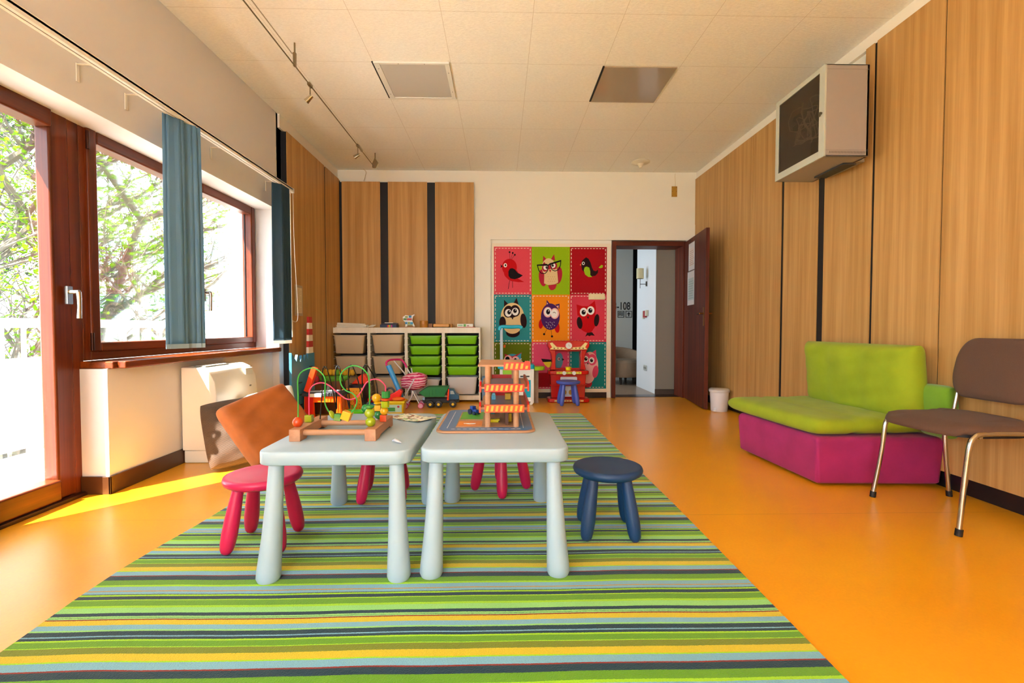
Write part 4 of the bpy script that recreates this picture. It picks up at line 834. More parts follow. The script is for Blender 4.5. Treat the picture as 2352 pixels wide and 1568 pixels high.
# ================================================================ DUMP TRUCK
t = T('toy_dump_truck', 'green toy dump truck with dark blue cab and yellow hubs on the floor', 'toy truck', (-.715, 5.56, 0), .05)
DGm = mat('truck_green', '#0f7a34', .35); BKp = mat('truck_black', '#16181a', .45); CBm = mat('truck_blue', '#1c5a80', .35)
g = G(); g.prism([(-.24, .175), (-.165, .125), (.055, .125), (.09, .20), (.11, .24), (-.13, .24), (-.165, .225)], 'Y', -.085, .085); g.build('dump_bed', DGm, t, bev=.004)
g = G()
for i in range(6): x_ = -.12+i*.035; g.box(x_, x_+.008, -.089, -.085, .135, .225)
g.box(-.14, .10, -.091, -.085, .222, .234); g.build('bed_ribs', DGm, t)
G().box(-.19, .20, -.05, .05, .05, .105).box(-.20, -.16, -.07, .07, .07, .10).box(.20, .225, -.075, .075, .06, .08).build('chassis', BKp, t, bev=.004)
g = G(); g.prism([(.10, .09), (.225, .09), (.225, .135), (.19, .155), (.165, .205), (.15, .21), (.10, .21)], 'Y', -.07, .07); g.build('cab', CBm, t, bev=.008)
G().prism([(.125, .155), (.175, .155), (.158, .195), (.125, .195)], 'Y', -.0725, .0725).build('cab_window', mat('truck_window', '#b8c4cc', .2), t)
G().box(-.195, -.17, -.073, -.06, .09, .12).build('rear_plate', mat('plate_pale_blue', '#9ac0e0', .4), t)
G().cyl((.098, -.10, .09), (.108, -.10, .22), .012, .008).build('red_peg', OR2, t, smooth=True)
for x_ in (-.105, -.01, .155):
    for y_ in (-.085, .085):
        g = G(); g.ring([[(x_+r*math.cos(2*PI*k/24), y_+d, .042+r*math.sin(2*PI*k/24)) for k in range(24)] for r, d in ((.03, -.02), (.040, -.018), (.042, -.008), (.042, .008), (.040, .018), (.03, .02))])
        wh = g.build('wheel', BKp, t, smooth=True, angle=50); g = G(); g.cyl((x_, y_-.023, .042), (x_, y_+.023, .042), .014, n=12)
        for k in range(6): a = k*PI/3; g.cb((x_+.014*math.cos(a), y_, .042+.014*math.sin(a)), (.007, .045, .007))
        g.build('hub', mat('hub_yellow', '#e8c018', .4), wh)
# ================================================================ OWL MURAL
def weave(name, c1, c2, k=.0105):
    q = N(name); tc = q.n('TexCoord'); sp = q.n('SeparateXYZ'); q.l(tc.outputs['Object'], sp.inputs[0])
    a = q.math('SINE', q.math('MULTIPLY', sp.outputs['X'], 2*PI/k)); b = q.math('SINE', q.math('MULTIPLY', sp.outputs['Z'], 2*PI/k))
    f = q.math('GREATER_THAN', q.math('MULTIPLY', a, b), .25); q.l(q.mix(f, lin(c1), lin(c2)), q.b.inputs['Base Color']); q.b.inputs['Roughness'].default_value = .7; q.b.inputs['Specular IOR Level'].default_value = .15; return q.m
mc = {'a': weave('m_coral', '#dc3c50', '#e8606c'), 'b': weave('m_lime', '#8cb400', '#a4c81c'), 'c': weave('m_crimson', '#a00010', '#b81824'), 'd': weave('m_teal', '#1e8288', '#44a0a4'),
      'e': weave('m_orange', '#ee8400', '#f49c24'), 'f': weave('m_rose', '#d02c44', '#e05464'), 'g': weave('m_olive', '#546400', '#728412'), 'h': weave('m_pink', '#d8345c', '#ea6c8a'), 'i': weave('m_teal2', '#087878', '#309c98')}
keys = list('abcdefghi'); mats_ = [mc[k] for k in keys]; idx = {k: i for i, k in enumerate(keys)}
def mcol(n, c): idx[n] = len(mats_); mats_.append(mat('mural_'+n, c, .7, spec=.15))
for n, c in (('red', '#c40410'), ('blk', '#181014'), ('wht', '#f4f0ea'), ('crm', '#e2c48e'), ('dkr', '#b42438'), ('prp', '#4a2060'), ('brn', '#2c1416'), ('yel', '#e6c82c'), ('lim', '#9cc41c'), ('pnk', '#e88a8c'), ('lpk', '#f0b4b0'), ('blu', '#5a8c98'), ('sky', '#3a9ab0'), ('orr', '#e86a28'), ('dsh', '#f2dcc8'), ('brd', '#f1e6d0')): mcol(n, c)
t = T('owl_mural', 'colourful patchwork mural of owls and birds on the back wall', 'mural', (0, 0, 0))
g = G()
def MX(x): return -.088+(x-53)/(1196-53)*1.482
def MZ(y): return 1.985-(y-118)/(1530-118)*1.862
lay = [0]
def mp_(poly, c, L=None):
    lay[0] += 1; g.mi = idx[c]; yy = YB+.0002-.0012-.00022*(lay[0] if L is None else L)
    g.flat([(MX(a), MZ(b)) for a, b in poly], yy)
def E(cx, cy, rx, ry, c, rot=0): mp_(ell(cx, cy, rx, ry, 28, rot), c)
def LN(x0, y0, x1, y1, w_, c):
    d = math.hypot(x1-x0, y1-y0); nx, ny = -(y1-y0)/d*w_/2, (x1-x0)/d*w_/2; mp_([(x0+nx, y0+ny), (x1+nx, y1+ny), (x1-nx, y1-ny), (x0-nx, y0-ny)], c)
cols, rows = (53, 434, 821, 1196), (118, 590, 1062, 1530)
for r in range(3):
    for c in range(3):
        x0, x1, y0_, y1_ = cols[c], cols[c+1], rows[r], rows[r+1]; lay[0] = 0
        mp_([(x0, y0_), (x1, y0_), (x1, y1_), (x0, y1_)], keys[r*3+c], 1); dc = 'lim' if (r, c) == (0, 1) else 'dsh'
        n = 11
        for i in range(n):
            a = x0+16+(x1-x0-32)*i/n; b = a+(x1-x0-32)/n*.6
            for yy_ in (y0_+13, y1_-16): mp_([(a, yy_), (b, yy_), (b, yy_+6), (a, yy_+6)], dc, 2)
            a = y0_+18+(y1_-y0_-36)*i/n; b = a+(y1_-y0_-36)/n*.6
            for xx_ in (x0+11, x1-17): mp_([(xx_, a), (xx_+6, a), (xx_+6, b), (xx_, b)], dc, 2)
def start(): lay[0] = 3
def eye(x, y, r, px=0, py=0, k=.55): E(x, y, r, r*1.12, 'wht'); E(x+px, y+py, r*k, r*k*1.15, 'blk'); E(x+px+r*.15, y+py-r*.25, r*.15, r*.15, 'wht')
# 1 red bird
start(); LN(213, 240, 211, 172, 2.5, 'blk'); LN(222, 238, 243, 182, 2.5, 'blk'); LN(232, 240, 264, 200, 2.5, 'blk')
for a, b in ((211, 172), (243, 180), (264, 198)): E(a, b, 9, 9, 'blk')
LN(212, 450, 198, 535, 4, 'blk'); LN(240, 455, 242, 525, 4, 'blk')
mp_([(270, 420), (360, 466), (300, 468), (230, 458), (190, 438)], 'red'); E(210, 320, 75, 82, 'red'); E(228, 385, 78, 62, 'red', .5)
mp_([(238, 330), (265, 342), (292, 375), (345, 402), (310, 425), (262, 440), (220, 432), (200, 405), (200, 360), (215, 335)], 'blk'); mp_([(138, 306), (118, 294), (126, 310), (118, 326), (138, 318)], 'blk')
E(168, 302, 17, 20, 'wht'); E(170, 301, 8, 11, 'blk')
# 2 owl with glasses
start(); E(545, 425, 38, 85, 'dkr', -.15); E(705, 400, 38, 85, 'dkr', .12); mp_([(550, 205), (592, 248), (546, 275)], 'dkr'); mp_([(660, 190), (672, 255), (628, 240)], 'dkr')
E(605, 320, 68, 88, 'crm'); mp_([(562, 345), (690, 335), (703, 470), (660, 490), (600, 495), (560, 480)], 'crm'); E(600, 300, 55, 42, 'dkr'); E(605, 268, 40, 25, 'crm')
mp_([(600, 498), (690, 485), (675, 530), (655, 545), (630, 548), (610, 530)], 'dkr'); E(568, 328, 30, 36, 'dkr'); E(662, 305, 30, 36, 'dkr')
eye(574, 322, 22, 12, 0); eye(652, 303, 22, -6, -2); mp_([(608, 345), (632, 345), (621, 372)], 'dkr')
for p in ([(485, 295), (590, 286), (592, 294), (610, 288), (612, 282), (732, 247), (732, 262), (612, 300), (590, 306), (487, 306)],): mp_(p, 'blk')
def ringp(pts, w_):
    for i in range(len(pts)): a, b = pts[i], pts[(i+1) % len(pts)]; mp_([(a[0]-w_, a[1]-w_), (b[0]-w_, b[1]-w_), (b[0]+w_, b[1]+w_), (a[0]+w_, a[1]+w_)], 'blk', lay[0])
for pts in ([(492, 300), (505, 350), (530, 380), (570, 382), (595, 355), (602, 298)], [(622, 290), (640, 345), (670, 358), (708, 342), (724, 300), (728, 255)]):
    for i in range(len(pts)-1): LN(*pts[i], *pts[i+1], 8, 'blk'); lay[0] -= 1
for i in range(12): E(600+(i % 4)*22+(i//4 % 2)*10, 415+(i//4)*22, 2.5, 2.5, 'dkr'); lay[0] -= 1
# 3 dark bird
start(); mp_([(965, 235), (985, 220), (1010, 235), (1030, 270), (1045, 320), (1060, 350), (1085, 358), (1108, 342), (1105, 375), (1080, 402), (1040, 408), (985, 385), (945, 345), (935, 290), (945, 255)], 'brn')
mp_([(990, 312), (1018, 322), (1028, 360), (1028, 395), (1048, 415), (1010, 415), (975, 390), (962, 350), (970, 320)], 'lim'); mp_([(935, 284), (918, 296), (936, 304)], 'orr'); E(957, 280, 14, 16, 'wht'); E(958, 280, 8, 10, 'brn'); mp_([(1113, 322), (1140, 295), (1158, 300), (1152, 322), (1130, 328)], 'lim')
# 4 tan owl
start(); mp_([(155, 642), (205, 690), (155, 712)], 'brn'); mp_([(282, 622), (305, 700), (250, 678)], 'brn'); E(245, 968, 70, 48, 'brn'); E(240, 810, 118, 138, 'crm'); E(240, 900, 90, 80, 'crm')
E(140, 870, 34, 62, 'brn'); E(352, 850, 32, 72, 'brn', -.1); E(198, 760, 48, 60, 'brn', .2); E(268, 752, 48, 58, 'brn', -.2); E(235, 790, 50, 30, 'brn'); eye(198, 772, 34, 8, -6); eye(268, 760, 34, -2, -8); mp_([(230, 820), (250, 820), (241, 840)], 'brn')
# 5 purple owl
start(); mp_([(588, 642), (625, 690), (578, 715)], 'prp'); mp_([(718, 680), (716, 735), (672, 690)], 'prp'); mp_([(590, 668), (608, 692), (586, 698)], 'lpk'); mp_([(708, 698), (706, 722), (685, 704)], 'lpk')
E(530, 880, 24, 50, 'red', .15); E(692, 915, 26, 56, 'red', -.1); LN(588, 935, 566, 980, 3, 'blk'); LN(632, 940, 640, 1000, 3, 'blk'); E(561, 984, 11, 11, 'blk'); E(641, 1006, 11, 11, 'blk')
E(624, 810, 96, 132, 'prp'); E(598, 765, 44, 52, 'lpk'); E(668, 778, 44, 54, 'lpk'); E(598, 762, 36, 42, 'wht'); E(601, 762, 20, 26, 'blk'); E(606, 752, 5, 6, 'wht'); E(664, 778, 34, 42, 'wht'); LN(650, 772, 662, 764, 5, 'blk'); LN(662, 764, 678, 775, 5, 'blk'); mp_([(616, 812), (632, 812), (624, 828)], 'brn')
for i in range(13): a, b = 578+(i % 5)*20+(i//5)*6, 862+(i//5)*25+(i % 2)*8; LN(a, b, a+7, b+6, 4, 'wht'); lay[0] -= 1
# 6 red owl
start(); mp_([(890, 688), (950, 705), (1010, 705), (1075, 650), (1088, 720), (1080, 800), (900, 800)], 'red'); mp_([(1000, 965), (980, 1010), (1005, 995), (1022, 1005), (1040, 995), (1078, 1000), (1050, 965)], 'brn'); E(1000, 850, 92, 115, 'red'); E(1010, 930, 50, 40, 'red')
E(922, 872, 28, 60, 'brn', -.15); E(1095, 845, 26, 62, 'brn', .12); eye(962, 764, 38, 0, 2); eye(1034, 748, 38, -4, 0); mp_([(996, 810), (1016, 808), (1008, 834)], 'brn')
# 7 blue owl
start(); E(240, 1260, 95, 80, 'sky'); mp_([(160, 1180), (240, 1205), (335, 1165), (320, 1215), (240, 1235), (165, 1210)], 'dkr'); mp_([(330, 1170), (325, 1240), (270, 1215)], 'sky'); E(196, 1240, 42, 46, 'lpk'); E(272, 1250, 42, 46, 'lpk'); E(190, 1232, 22, 26, 'blk'); E(272, 1246, 20, 24, 'blk'); mp_([(150, 1090), (172, 1090), (168, 1118), (150, 1118)], 'orr')
# 8 birds
start(); mp_([(540, 1240), (640, 1236), (645, 1310), (600, 1318), (568, 1290)], 'yel'); mp_([(530, 1228), (645, 1240), (645, 1258), (570, 1262), (548, 1262)], 'blk'); E(712, 1250, 42, 80, 'blu', .1); E(712, 1232, 12, 15, 'lpk'); E(714, 1232, 7, 9, 'blk'); mp_([(745, 1222), (768, 1238), (745, 1250)], 'blk'); mp_([(450, 1370), (816, 1370), (816, 1512), (450, 1512)], 'c')
# 9 pink owl
start(); E(1000, 1480, 52, 40, 'dkr'); mp_([(1090, 1140), (1094, 1210), (1040, 1175)], 'h'); E(1028, 1300, 86, 140, 'lpk'); E(1010, 1400, 66, 78, 'lpk'); E(984, 1222, 46, 56, 'h'); E(1052, 1240, 46, 56, 'h'); eye(984, 1232, 28, 4, 0); eye(1046, 1246, 28, 0, 0); mp_([(998, 1268), (1016, 1272), (1008, 1292)], 'brn'); E(1085, 1360, 30, 62, 'h', .15); E(990, 1100, 18, 20, 'brn')
g.build('print', mats_, t)
o = G().box(-.115, 1.45, YB-.0, YB+.012, .075, 2.03).build('board', mats_[idx['brd']], t)
t = T('light_switch', 'cream triple light switch mounted on the mural', 'light switch', (1.262, YB-.004, 1.335))
G().box(-.108, .108, -.010, 0, -.038, .038).build('plate', mat('switch_cream', '#ecdcae', .4), t, bev=.006)
for i in (-1, 0, 1): G().box(-.030+i*.066, .030+i*.066, -.014, -.010, -.028, .028).build('rocker', _M['switch_cream'], t, bev=.003)
# ================================================================ TURQUOISE TOY KITCHEN
TQ = mat('turquoise_plastic', '#18b0cc', .25); LM_ = mat('kitchen_lime', '#98d41c', .35); WKp = mat('kitchen_white', '#eeeeea', .35)
t = T('toy_kitchen', 'white and turquoise toy kitchen with lime green doors in front of the mural', 'toy kitchen', (0, 5.66, 0))
G().box(-.008, .028, 0, .03, .47, .925).build('post', mat('kitchen_grey_post', '#a8b8c4', .35), t, bev=.006)
g = G(); g.tube(smoothpts([(-.012, .015, .90), (-.005, .015, .93), (.03, .015, .94), (.12, .015, .937), (.22, .015, .94), (.255, .015, .925)]), .022, 10); g.build('arch', TQ, t, smooth=True)
g = G(); g.prism(rrect(-.035, .405, -.04, .20, .03), 'Z', .435, .49); g.build('counter', TQ, t, bev=.008)
g = G(); g.box(-.01, .395, .0, .18, .04, .435); g.mi = 1; g.box(.025, .18, -.003, 0, .26, .425).box(.025, .18, -.003, 0, .085, .25); g.mi = 2; g.box(.285, .36, -.003, 0, .09, .30); g.mi = 3; g.box(.235, .345, -.004, 0, .335, .352)
g.build('body', [WKp, LM_, TQ, mat('kitchen_panel', '#3a3a3c', .4)], t)
G().cb((.08, -.006, .34), (.025, .006, .03)).build('door_knob', white, t, bev=.002)
G().box(.04, .052, -.012, -.003, .30, .40).build('door_handle', LM_, t, bev=.002)
g = G(); g.prism([(.345, .0), (.375, -.0), (.40, .03), (.40, .44), (.365, .44), (.365, .06)], 'Y', -.02, .19); g.prism([(-.012, .04), (.02, .0), (.03, .05), (.02, .43), (-.012, .43)], 'Y', -.01, .18); g.build('side_frame', WKp, t, bev=.006)
g = G(); g.cyl((.20, .05, .49), (.20, .05, .56), .009); g.cyl((.215, .05, .53), (.25, .03, .555), .006); g.build('tap', mat('tap_grey', '#b8c0c8', .25), t, smooth=True)
g = G(); g.lathe([(.05, .49), (.05, .50), (.0, .50)], (.09, .03, 0)); g.build('hob', black, t)
g = G(); g.prism([(.0+.13*math.cos(a)*1, .10*math.sin(a)) for a in [PI*i/12-PI/2 for i in range(13)]], 'Z', .415, .46); g.build('folding_tray', mat('tray_lime', '#9ccc20', .35), t, bev=.004, loc=(.405, .06, 0))
G().box(.385, .465, .14, .19, .0, .42).build('side_panel', mat('kitchen_side_beige', '#a89484', .6, var=.2, vscale=20), t)
o = G().lathe([(.028, 0), (.045, .012), (.046, .018), (.02, .028), (.008, .032), (.008, .042), (0, .044)]).build('toy_pan', mat('pan_lime', '#a8d010', .3), smooth=True, loc=(.09, 5.69, .5015)); tag(o, 'lime green lidded toy pan on the hob of the turquoise kitchen', 'toy pan')
o = G().lathe([(.032, 0), (.036, .022), (.03, .03), (.008, .034), (0, .04)]).build('toy_pot', mat('pot_pink', '#d05888', .35), smooth=True, loc=(.325, 5.70, .491)); tag(o, 'small pink toy pot at the right of the turquoise counter', 'toy pot')
g = G(); g.cb((0, 0, .01), (.06, .04, .02)).cyl((.02, 0, .02), (.05, .01, .035), .006); o = g.build('toy_cutlery', black, bev=.002, loc=(.25, 5.74, .491)); tag(o, 'black toy utensils behind the tap of the turquoise kitchen', 'toy')
# ================================================================ RED TOY KITCHEN
RK = mat('kitchen_red', '#c80c10', .22, coat=.2); CRk = mat('kitchen_cream_label', '#ecd890', .4); BRk = mat('label_brown', '#8a5a20', .5)
t = T('toy_kitchen', 'red toy kitchen with white clock behind the violet stool', 'toy kitchen', (.845, 5.90, 0))
g = G(); g.prism([(-.262, .70), (-.262, .755), (-.20, .765), (.20, .765), (.262, .755), (.262, .70), (.235, .655), (.20, .645), (-.20, .645), (-.235, .655)], 'Y', -.05, .12); g.build('canopy', RK, t, bev=.012)
g = G(); g.prism([(-.235, .66), (-.205, .685), (-.235, .735), (-.205, .745), (-.18, .72), (-.15, .69), (-.06, .685), (.06, .685), (.15, .69), (.18, .72), (.205, .745), (.235, .735), (.205, .685), (.235, .66), (.05, .655), (-.05, .655)], 'Y', -.054, -.05)
g.mi = 1
for i in range(9): g.cb((-.18+.045*i, -.055, .672+.002*(i % 2)), (.018, .003, .014))
g.build('canopy_label', [CRk, BRk], t)
cl = G().cyl((0, -.062, .705), (0, -.05, .705), .05, n=28).build('clock_rim', RK, t, smooth=True); G().cyl((0, -.066, .705), (0, -.062, .705), .040, n=28).build('clock_face', white, cl)
g = G(); g.cb((0, -.067, .715), (.004, .002, .024)).cb((.008, -.067, .70), (.02, .002, .004)); 
for k in range(12): a = k*PI/6; g.cb((.032*math.sin(a), -.067, .705+.032*math.cos(a)), (.004, .002, .004))
g.build('clock_marks', mat('clock_marks', '#c05040', .5), cl)
for s_ in (-1, 1):
    g = G(); g.prism([(s_*.245, .66), (s_*.165, .66), (s_*.155, .60), (s_*.16, .50), (s_*.155, .40), (s_*.225, .40), (s_*.20, .50), (s_*.215, .60)], 'Y', -.02, .12); g.build('pillar', RK, t, bev=.008)
G().box(-.17, .17, .09, .12, .625, .66).box(-.17, .17, .09, .12, .385, .415).build('back_frame', RK, t, bev=.006)
g = G(); g.prism(rrect(-.255, .255, -.08, .13, .04), 'Z', .345, .395); g.build('counter', RK, t, bev=.012)
g = G(); g.box(-.155, .155, -.084, -.08, .355, .385); g.mi = 1
for i in range(6): g.cb((-.12+.05*i, -.085, .37), (.02, .002, .012))
g.build('control_label', [mat('label_straw', '#e0d040', .4), mat('label_olive', '#8a9a2a', .5)], t)
for x_ in (-.06, .062): G().cyl((x_, -.10, .368), (x_, -.082, .368), .023, n=20).build('knob', white, t, smooth=True)
g = G(); g.prism([(-.21, .05), (.21, .05), (.215, .21), (.225, .345), (-.225, .345), (-.215, .21)], 'Y', -.02, .12); g.box(-.235, .235, -.06, .12, .205, .222); g.build('body', RK, t, bev=.006)
g = G(); g.prism(rrect(-.26, .26, -.10, .13, .04), 'Z', 0, .05); g.build('foot', RK, t, bev=.014)
g = G(); g.box(-.18, .18, -.103, -.099, .014, .034); g.mi = 1
for i in range(9): g.cb((-.14+.035*i, -.104, .024), (.014, .002, .010))
g.build('foot_label', [CRk, RK], t)
G().prism(rrect(-.10, .11, .255, .315, .015), 'Y', -.035, -.02).build('oven_handle', mat('oven_grey_white', '#d8dce4', .3), t, bev=.004)
g = G(); g.prism(rrect(-.085, .09, .065, .20, .012), 'Y', -.026, -.02); g.mi = 1; g.prism(ell(.028, .12, .022, .032, 12), 'Y', -.028, -.026); g.prism(ell(-.04, .12, .018, .028, 12), 'Y', -.028, -.026); g.build('oven_door', [mat('oven_pale', '#d4dade', .3), mat('oven_ochre', '#c08a1c', .5)], t)
o = G().lathe([(.032, 0), (.036, .035), (.042, .04), (.042, .044), (0, .044)]).build('toy_pot', mat('pot_yellow', '#f0dc10', .3), smooth=True, loc=(.845+.0, 5.87, .396)); tag(o, 'bright yellow toy pot on the counter of the red kitchen', 'toy pot')
# ================================================================ DOOR NOTICES AND CORRIDOR THINGS
def notice(x0, z0, w_, h, lab, cols_):
    t = T('paper_notice', lab, 'notice', (2.435, 6.165, 0), -PI/2-math.atan(.12/.9))
    g = G(); g.box(x0, x0+w_, -.0245, -.0235, z0, z0+h); g.mi = 1; g.box(x0+.02, x0+w_-.02, -.0249, -.0245, z0+h*.15, z0+h*.8); g.mi = 2
    for i in range(8): g.box(x0+.03, x0+w_-.03-.02*(i % 3), -.0252, -.0249, z0+h*(.2+.07*i), z0+h*(.215+.07*i))
    g.build('sheet', [mat('notice_paper', '#e9e9ee', .4)]+[mat('np_'+lab[:6].replace(' ', '')+str(i), c_, .5) for i, c_ in enumerate(cols_)], t)
    g = G(); b = .004
    for a in ((x0, x0+w_, z0, z0+b), (x0, x0+w_, z0+h-b, z0+h), (x0, x0+b, z0, z0+h), (x0+w_-b, x0+w_, z0, z0+h)): g.box(a[0], a[1], -.0275, -.0245, a[2], a[3])
    g.build('holder', mat('notice_holder', '#c0c2c8', .3), t)
notice(.22, 1.64, .26, .34, 'upper printed notice on the open brown door', ('#ece4e2', '#c08878'))
notice(.18, 1.21, .30, .42, 'lower printed notice in a clear holder on the open brown door', ('#c4d4d8', '#8ab0b4'))
# corridor lettering
ink = mat('sign_black', '#141416', .5)
t = T('wall_sign', 'black room number 3-108 with two pictograms on the grey corridor wall', 'sign', (2.13, 8.298, 1.2))
text('3-108', .19, (-.150, 0, .045), ink, t, .70, .0022)
for k, x_ in enumerate((-.01, .13)):
    g = G(); s_ = .058
    for a in ((-s_, s_, -s_, -s_+.009), (-s_, s_, s_-.009, s_), (-s_, -s_+.009, -s_, s_), (s_-.009, s_, -s_, s_)): g.box(x_+a[0], x_+a[1], -.002, 0, a[2]-.035, a[3]-.035)
    if k: g.prism([(x_-.009, -.072), (x_+.009, -.072), (x_+.009, -.035), (x_+.034, -.035), (x_, .002), (x_-.034, -.035), (x_-.009, -.035)], 'Y', -.002, 0)
    else:
        for j in range(3): z_ = -.062+.022*j; g.add([(x_-.042, -.0015, z_), (x_-.01, -.0015, z_+.012), (x_+.015, -.0015, z_), (x_+.042, -.0015, z_+.008), (x_+.042, -.0015, z_+.020), (x_+.015, -.0015, z_+.012), (x_-.01, -.0015, z_+.024), (x_-.042, -.0015, z_+.012)], [(0, 1, 6, 7), (1, 2, 5, 6), (2, 3, 4, 5)])
    g.build('pictogram', ink, t)
t = T('wall_lamp', 'cream drum shade wall lamp on the white corridor pillar', 'lamp', (2.158, 6.95, 1.55))
G().lathe([(.052, .10), (.052, .25), (.050, .25), (.050, .10)], (-.10, 0, 0)).build('lamp_shade', mat('lamp_shade_cream', '#cfc69c', .7), t, smooth=True)
g = G(); g.box(-.012, 0, -.02, .02, -.01, .06); g.cyl((-.01, 0, .02), (-.10, 0, .02), .005); g.cyl((-.10, 0, -.04), (-.10, 0, .12), .004); g.build('bracket', mat('lamp_bronze', '#4a443c', .4, metal=.6), t, smooth=True)
t = T('fire_alarm', 'red fire alarm call point on the white corridor pillar', 'fire alarm', (2.158, 6.98, 1.13))
G().box(-.03, 0, -.05, .05, -.05, .05).build('call_point', mat('alarm_red', '#a80c1c', .35), t, bev=.004); G().box(-.035, 0, -.12, -.06, -.03, .055).build('plate', mat('alarm_cream', '#cfccb8', .4), t, bev=.003); G().box(-.02, 0, .06, .12, -.07, .05).build('side_plate', _M['alarm_cream'], t, bev=.003)
t = T('wall_socket', 'double wall socket low on the white corridor pillar', 'socket', (2.159, 6.98, .33)); G().box(-.012, 0, -.07, .07, -.04, .04).build('plate', mat('socket_grey', '#b8bcb6', .4), t, bev=.003); G().cyl((-.014, -.034, 0), (-.010, -.034, 0), .02).cyl((-.014, .034, 0), (-.010, .034, 0), .02).build('outlet', mat('socket_dark', '#70726c', .4), t)
AB = mat('armchair_beige', '#8a745e', .85, var=.1, vscale=30)
t = T('armchair', 'beige tub armchair in the dim corridor', 'armchair', (2.05, 7.85, 0), .35)
R = []
def arc(r, z, a0=-.2*PI, a1=1.2*PI, n=16): return [(r*math.cos(a0+(a1-a0)*i/n), r*math.sin(a0+(a1-a0)*i/n)*.9, z) for i in range(n+1)]
g = G(); rings = []
for i in range(17):
    a = -.2*PI+1.4*PI*i/16; h = .50+.10*math.sin(max(0, min(PI, a))); c_, s_ = math.cos(a), math.sin(a)*.9
    rings.append([(c_*.30, s_*.30, .12), (c_*.38, s_*.38, .12), (c_*.40, s_*.40, h-.05), (c_*.385, s_*.385, h), (c_*.33, s_*.33, h), (c_*.30, s_*.30, h-.05)])
g.ring(rings); g.build('back', AB, t, smooth=True)
G().lathe([(.29, .12), (.31, .16), (.31, .36), (.27, .40), (0, .41)], n=28).build('seat', AB, t, smooth=True)
for a in (.25, .75, 1.25, 1.75): G().cyl((.22*math.cos(a*PI), .22*math.sin(a*PI), 0), (.22*math.cos(a*PI), .22*math.sin(a*PI), .125), .018, .025).build('leg', mat('armchair_leg', '#2c2018', .5), t, smooth=True)
# ================================================================ OUTSIDE
conc = mat('balcony_concrete', '#d8d6d0', .8, var=.08, vscale=3)
ST(G().box(-3.75, -2.42, -3, 12, -.25, -.06), 'floor_balcony', conc, 'pale concrete balcony outside the window', 'balcony')
WR = mat('white_painted_metal', '#eeeeee', .4)
t = T('balcony_railing', 'white balcony railing with vertical bars outside the window', 'railing', (-3.6, 0, 0))
G().box(-.03, .03, -2, 11, .93, 1.0).box(-.02, .02, -2, 11, .66, .70).box(-.02, .02, -2, 11, .02, .06).build('rail', WR, t, bev=.004)
for i in range(36): G().box(-.008, .008, 1.4+i*.16, 1.425+i*.16, .69, .94).build('bar', WR, t)
G().box(-.012, .0, -2, 11, .06, .66).build('lower_panel', mat('railing_panel', '#e6e8ea', .5), t)
ST(G().box(-60, -3.76, -30, 60, -3.6, -3.5), 'floor_garden', mat('garden_grass', '#6a6a50', .9, var=.3, vscale=.6), 'green lawn far below the balcony', 'lawn')
barkM = mat('tree_bark', '#4e463c', .9, var=.3, vscale=12, bump=.4, bscale=30)
def leafmat(name, c):
    q = N(name); tc = q.n('TexCoord'); n = q.n('TexNoise', i_Scale=1.1); q.l(tc.outputs['Object'], n.inputs['Vector'])
    q.l(q.ramp(n.outputs['Fac'], [(.35, c[0]), (.65, c[1])]), q.b.inputs['Base Color']); q.b.inputs['Roughness'].default_value = .6; q.b.inputs['Specular IOR Level'].default_value = .1
    tr = q.n('BsdfTranslucent'); tr.inputs[0].default_value = lin(c[1]); mx = q.n('MixShader'); mx.inputs[0].default_value = .35
    q.l(q.b.outputs[0], mx.inputs[1]); q.l(tr.outputs[0], mx.inputs[2]); q.l(mx.outputs[0], q.t.nodes['Material Output'].inputs[0]); return q.m
LV1 = leafmat('spring_leaves', ('#2c5204', '#5c8410')); LV2 = leafmat('shade_leaves', ('#0c2418', '#1c3c2a'))
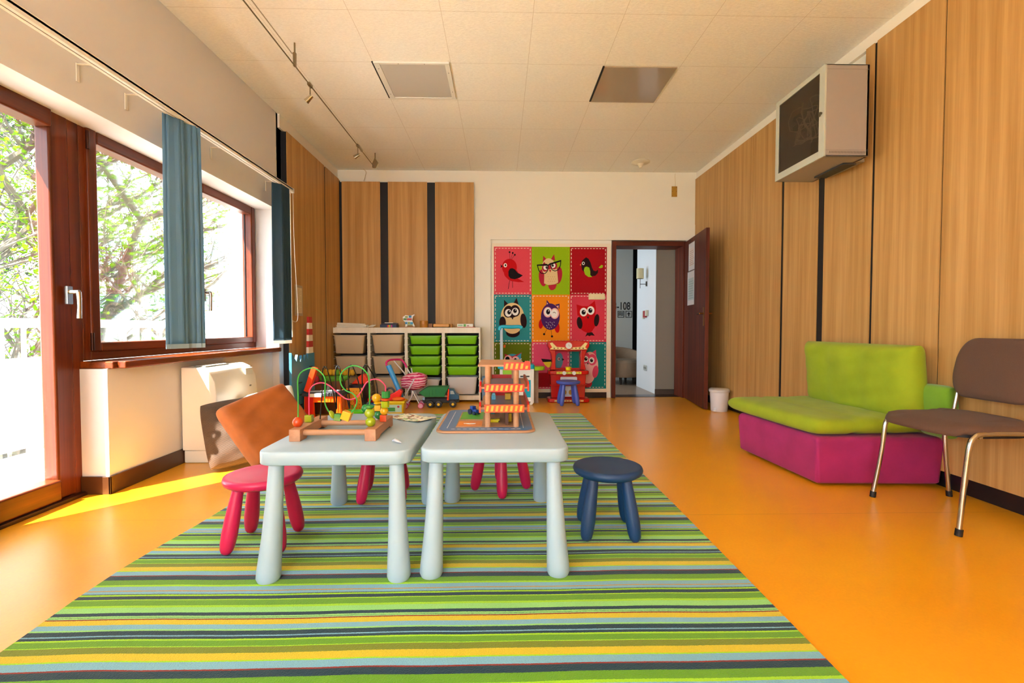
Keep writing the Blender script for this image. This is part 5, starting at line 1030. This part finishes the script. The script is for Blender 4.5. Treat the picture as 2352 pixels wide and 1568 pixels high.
def tree(name, lab, seed, loc, H, lm, nleaf, ls=.09, spread=1.6, trunks=3):
    rnd = random.Random(seed); t = T(name, lab, 'tree', loc, rnd.uniform(0, 6), 'trees beyond the balcony')
    g = G(); tips = []
    def br(p, d, L, r, lev):
        pts = [p]; rr = [r]
        for i in range(4):
            d = (d+Vector((rnd.uniform(-.22, .22), rnd.uniform(-.22, .22), rnd.uniform(-.05, .12)))).normalized(); p = p+d*L/4; pts.append(p); rr.append(r*(1-.6*(i+1)/4))
            if lev < 3 and i >= (1 if lev == 0 else 0):
                for _ in range(2 if lev < 2 else 1):
                    a = rnd.uniform(0, 2*PI); nd = (d*.7+Vector((math.cos(a), math.sin(a), rnd.uniform(-.1, .5)))*(.75)).normalized(); br(p, nd, L*.5, r*.42, lev+1)
            if lev >= 1: tips.append(p)
        g.tube(pts, rr, 6 if lev < 2 else 4)
    for k in range(trunks):
        a = rnd.uniform(0, 2*PI); br(Vector((.25*math.cos(a), .25*math.sin(a), 0)), Vector((.18*math.cos(a), .18*math.sin(a), 1)), H*.75, .07+H*.006, 0)
    g.build('trunk', barkM, t, smooth=True)
    lg = G(); n = 0
    while n < nleaf:
        c_ = rnd.choice(tips); m_ = rnd.randint(5, 12); cc = c_+Vector((rnd.gauss(0, .28), rnd.gauss(0, .28), rnd.gauss(0, .22)))
        for _ in range(m_):
            p = cc+Vector((rnd.gauss(0, .16), rnd.gauss(0, .16), rnd.gauss(0, .08))); s_ = ls*rnd.uniform(.6, 1.2)
            u = Vector((rnd.gauss(0, 1), rnd.gauss(0, 1), rnd.gauss(0, .5))).normalized(); v_ = u.cross(Vector((rnd.gauss(0, .4), rnd.gauss(0, .4), 1))).normalized()
            lg.add([p-u*s_*.6, p+v_*s_*.32, p+u*s_*.6, p-v_*s_*.32], [(0, 1, 2, 3)]); n += 1
    lv = lg.build('leaves', lm, t); lv['kind'] = 'stuff'
    return t
tree('slender_tree', 'bright green leafy tree directly outside the balcony door', 3, (-7.6, 7.3, -3.5), 8.5, LV1, 16000, .075)
tree('slender_tree', 'thin stemmed tree seen through the left part of the large window', 11, (-9.3, 9.4, -3.5), 9, LV1, 11000, .075)
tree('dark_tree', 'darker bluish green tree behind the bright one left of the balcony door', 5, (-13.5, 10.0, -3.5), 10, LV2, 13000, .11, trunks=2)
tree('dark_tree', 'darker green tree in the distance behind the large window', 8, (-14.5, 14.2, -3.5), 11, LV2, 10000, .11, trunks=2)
tree('slender_tree', 'small tree whose branch shows at the left edge of the right window', 21, (-7.7, 11.9, -3.5), 6.6, LV1, 1500, .12, trunks=1).scale = (.35, .35, 1)
HW = mat('far_house_white', '#e9eef0', .8); HG = mat('far_window_glass', '#9cc0cc', .2)
t = T('white_building', 'overexposed white building opposite, seen through the right window', 'building', (-16.5, 30.5, -3.5), 0)
G().box(-10, 5, -4, 4, 0, 11).build('facade', HW, t)
for i in range(5):
    for j in range(3): f_ = G().box(-8.2+i*2.7, -6.8+i*2.7, -4.05, -4.0, 1.4+j*3.2, 3.0+j*3.2).build('window', HG, t)
for j in range(3): G().box(-9.5, 4.5, -4.9, -4.0, .9+j*3.2, 1.05+j*3.2).build('balcony', HW, t)
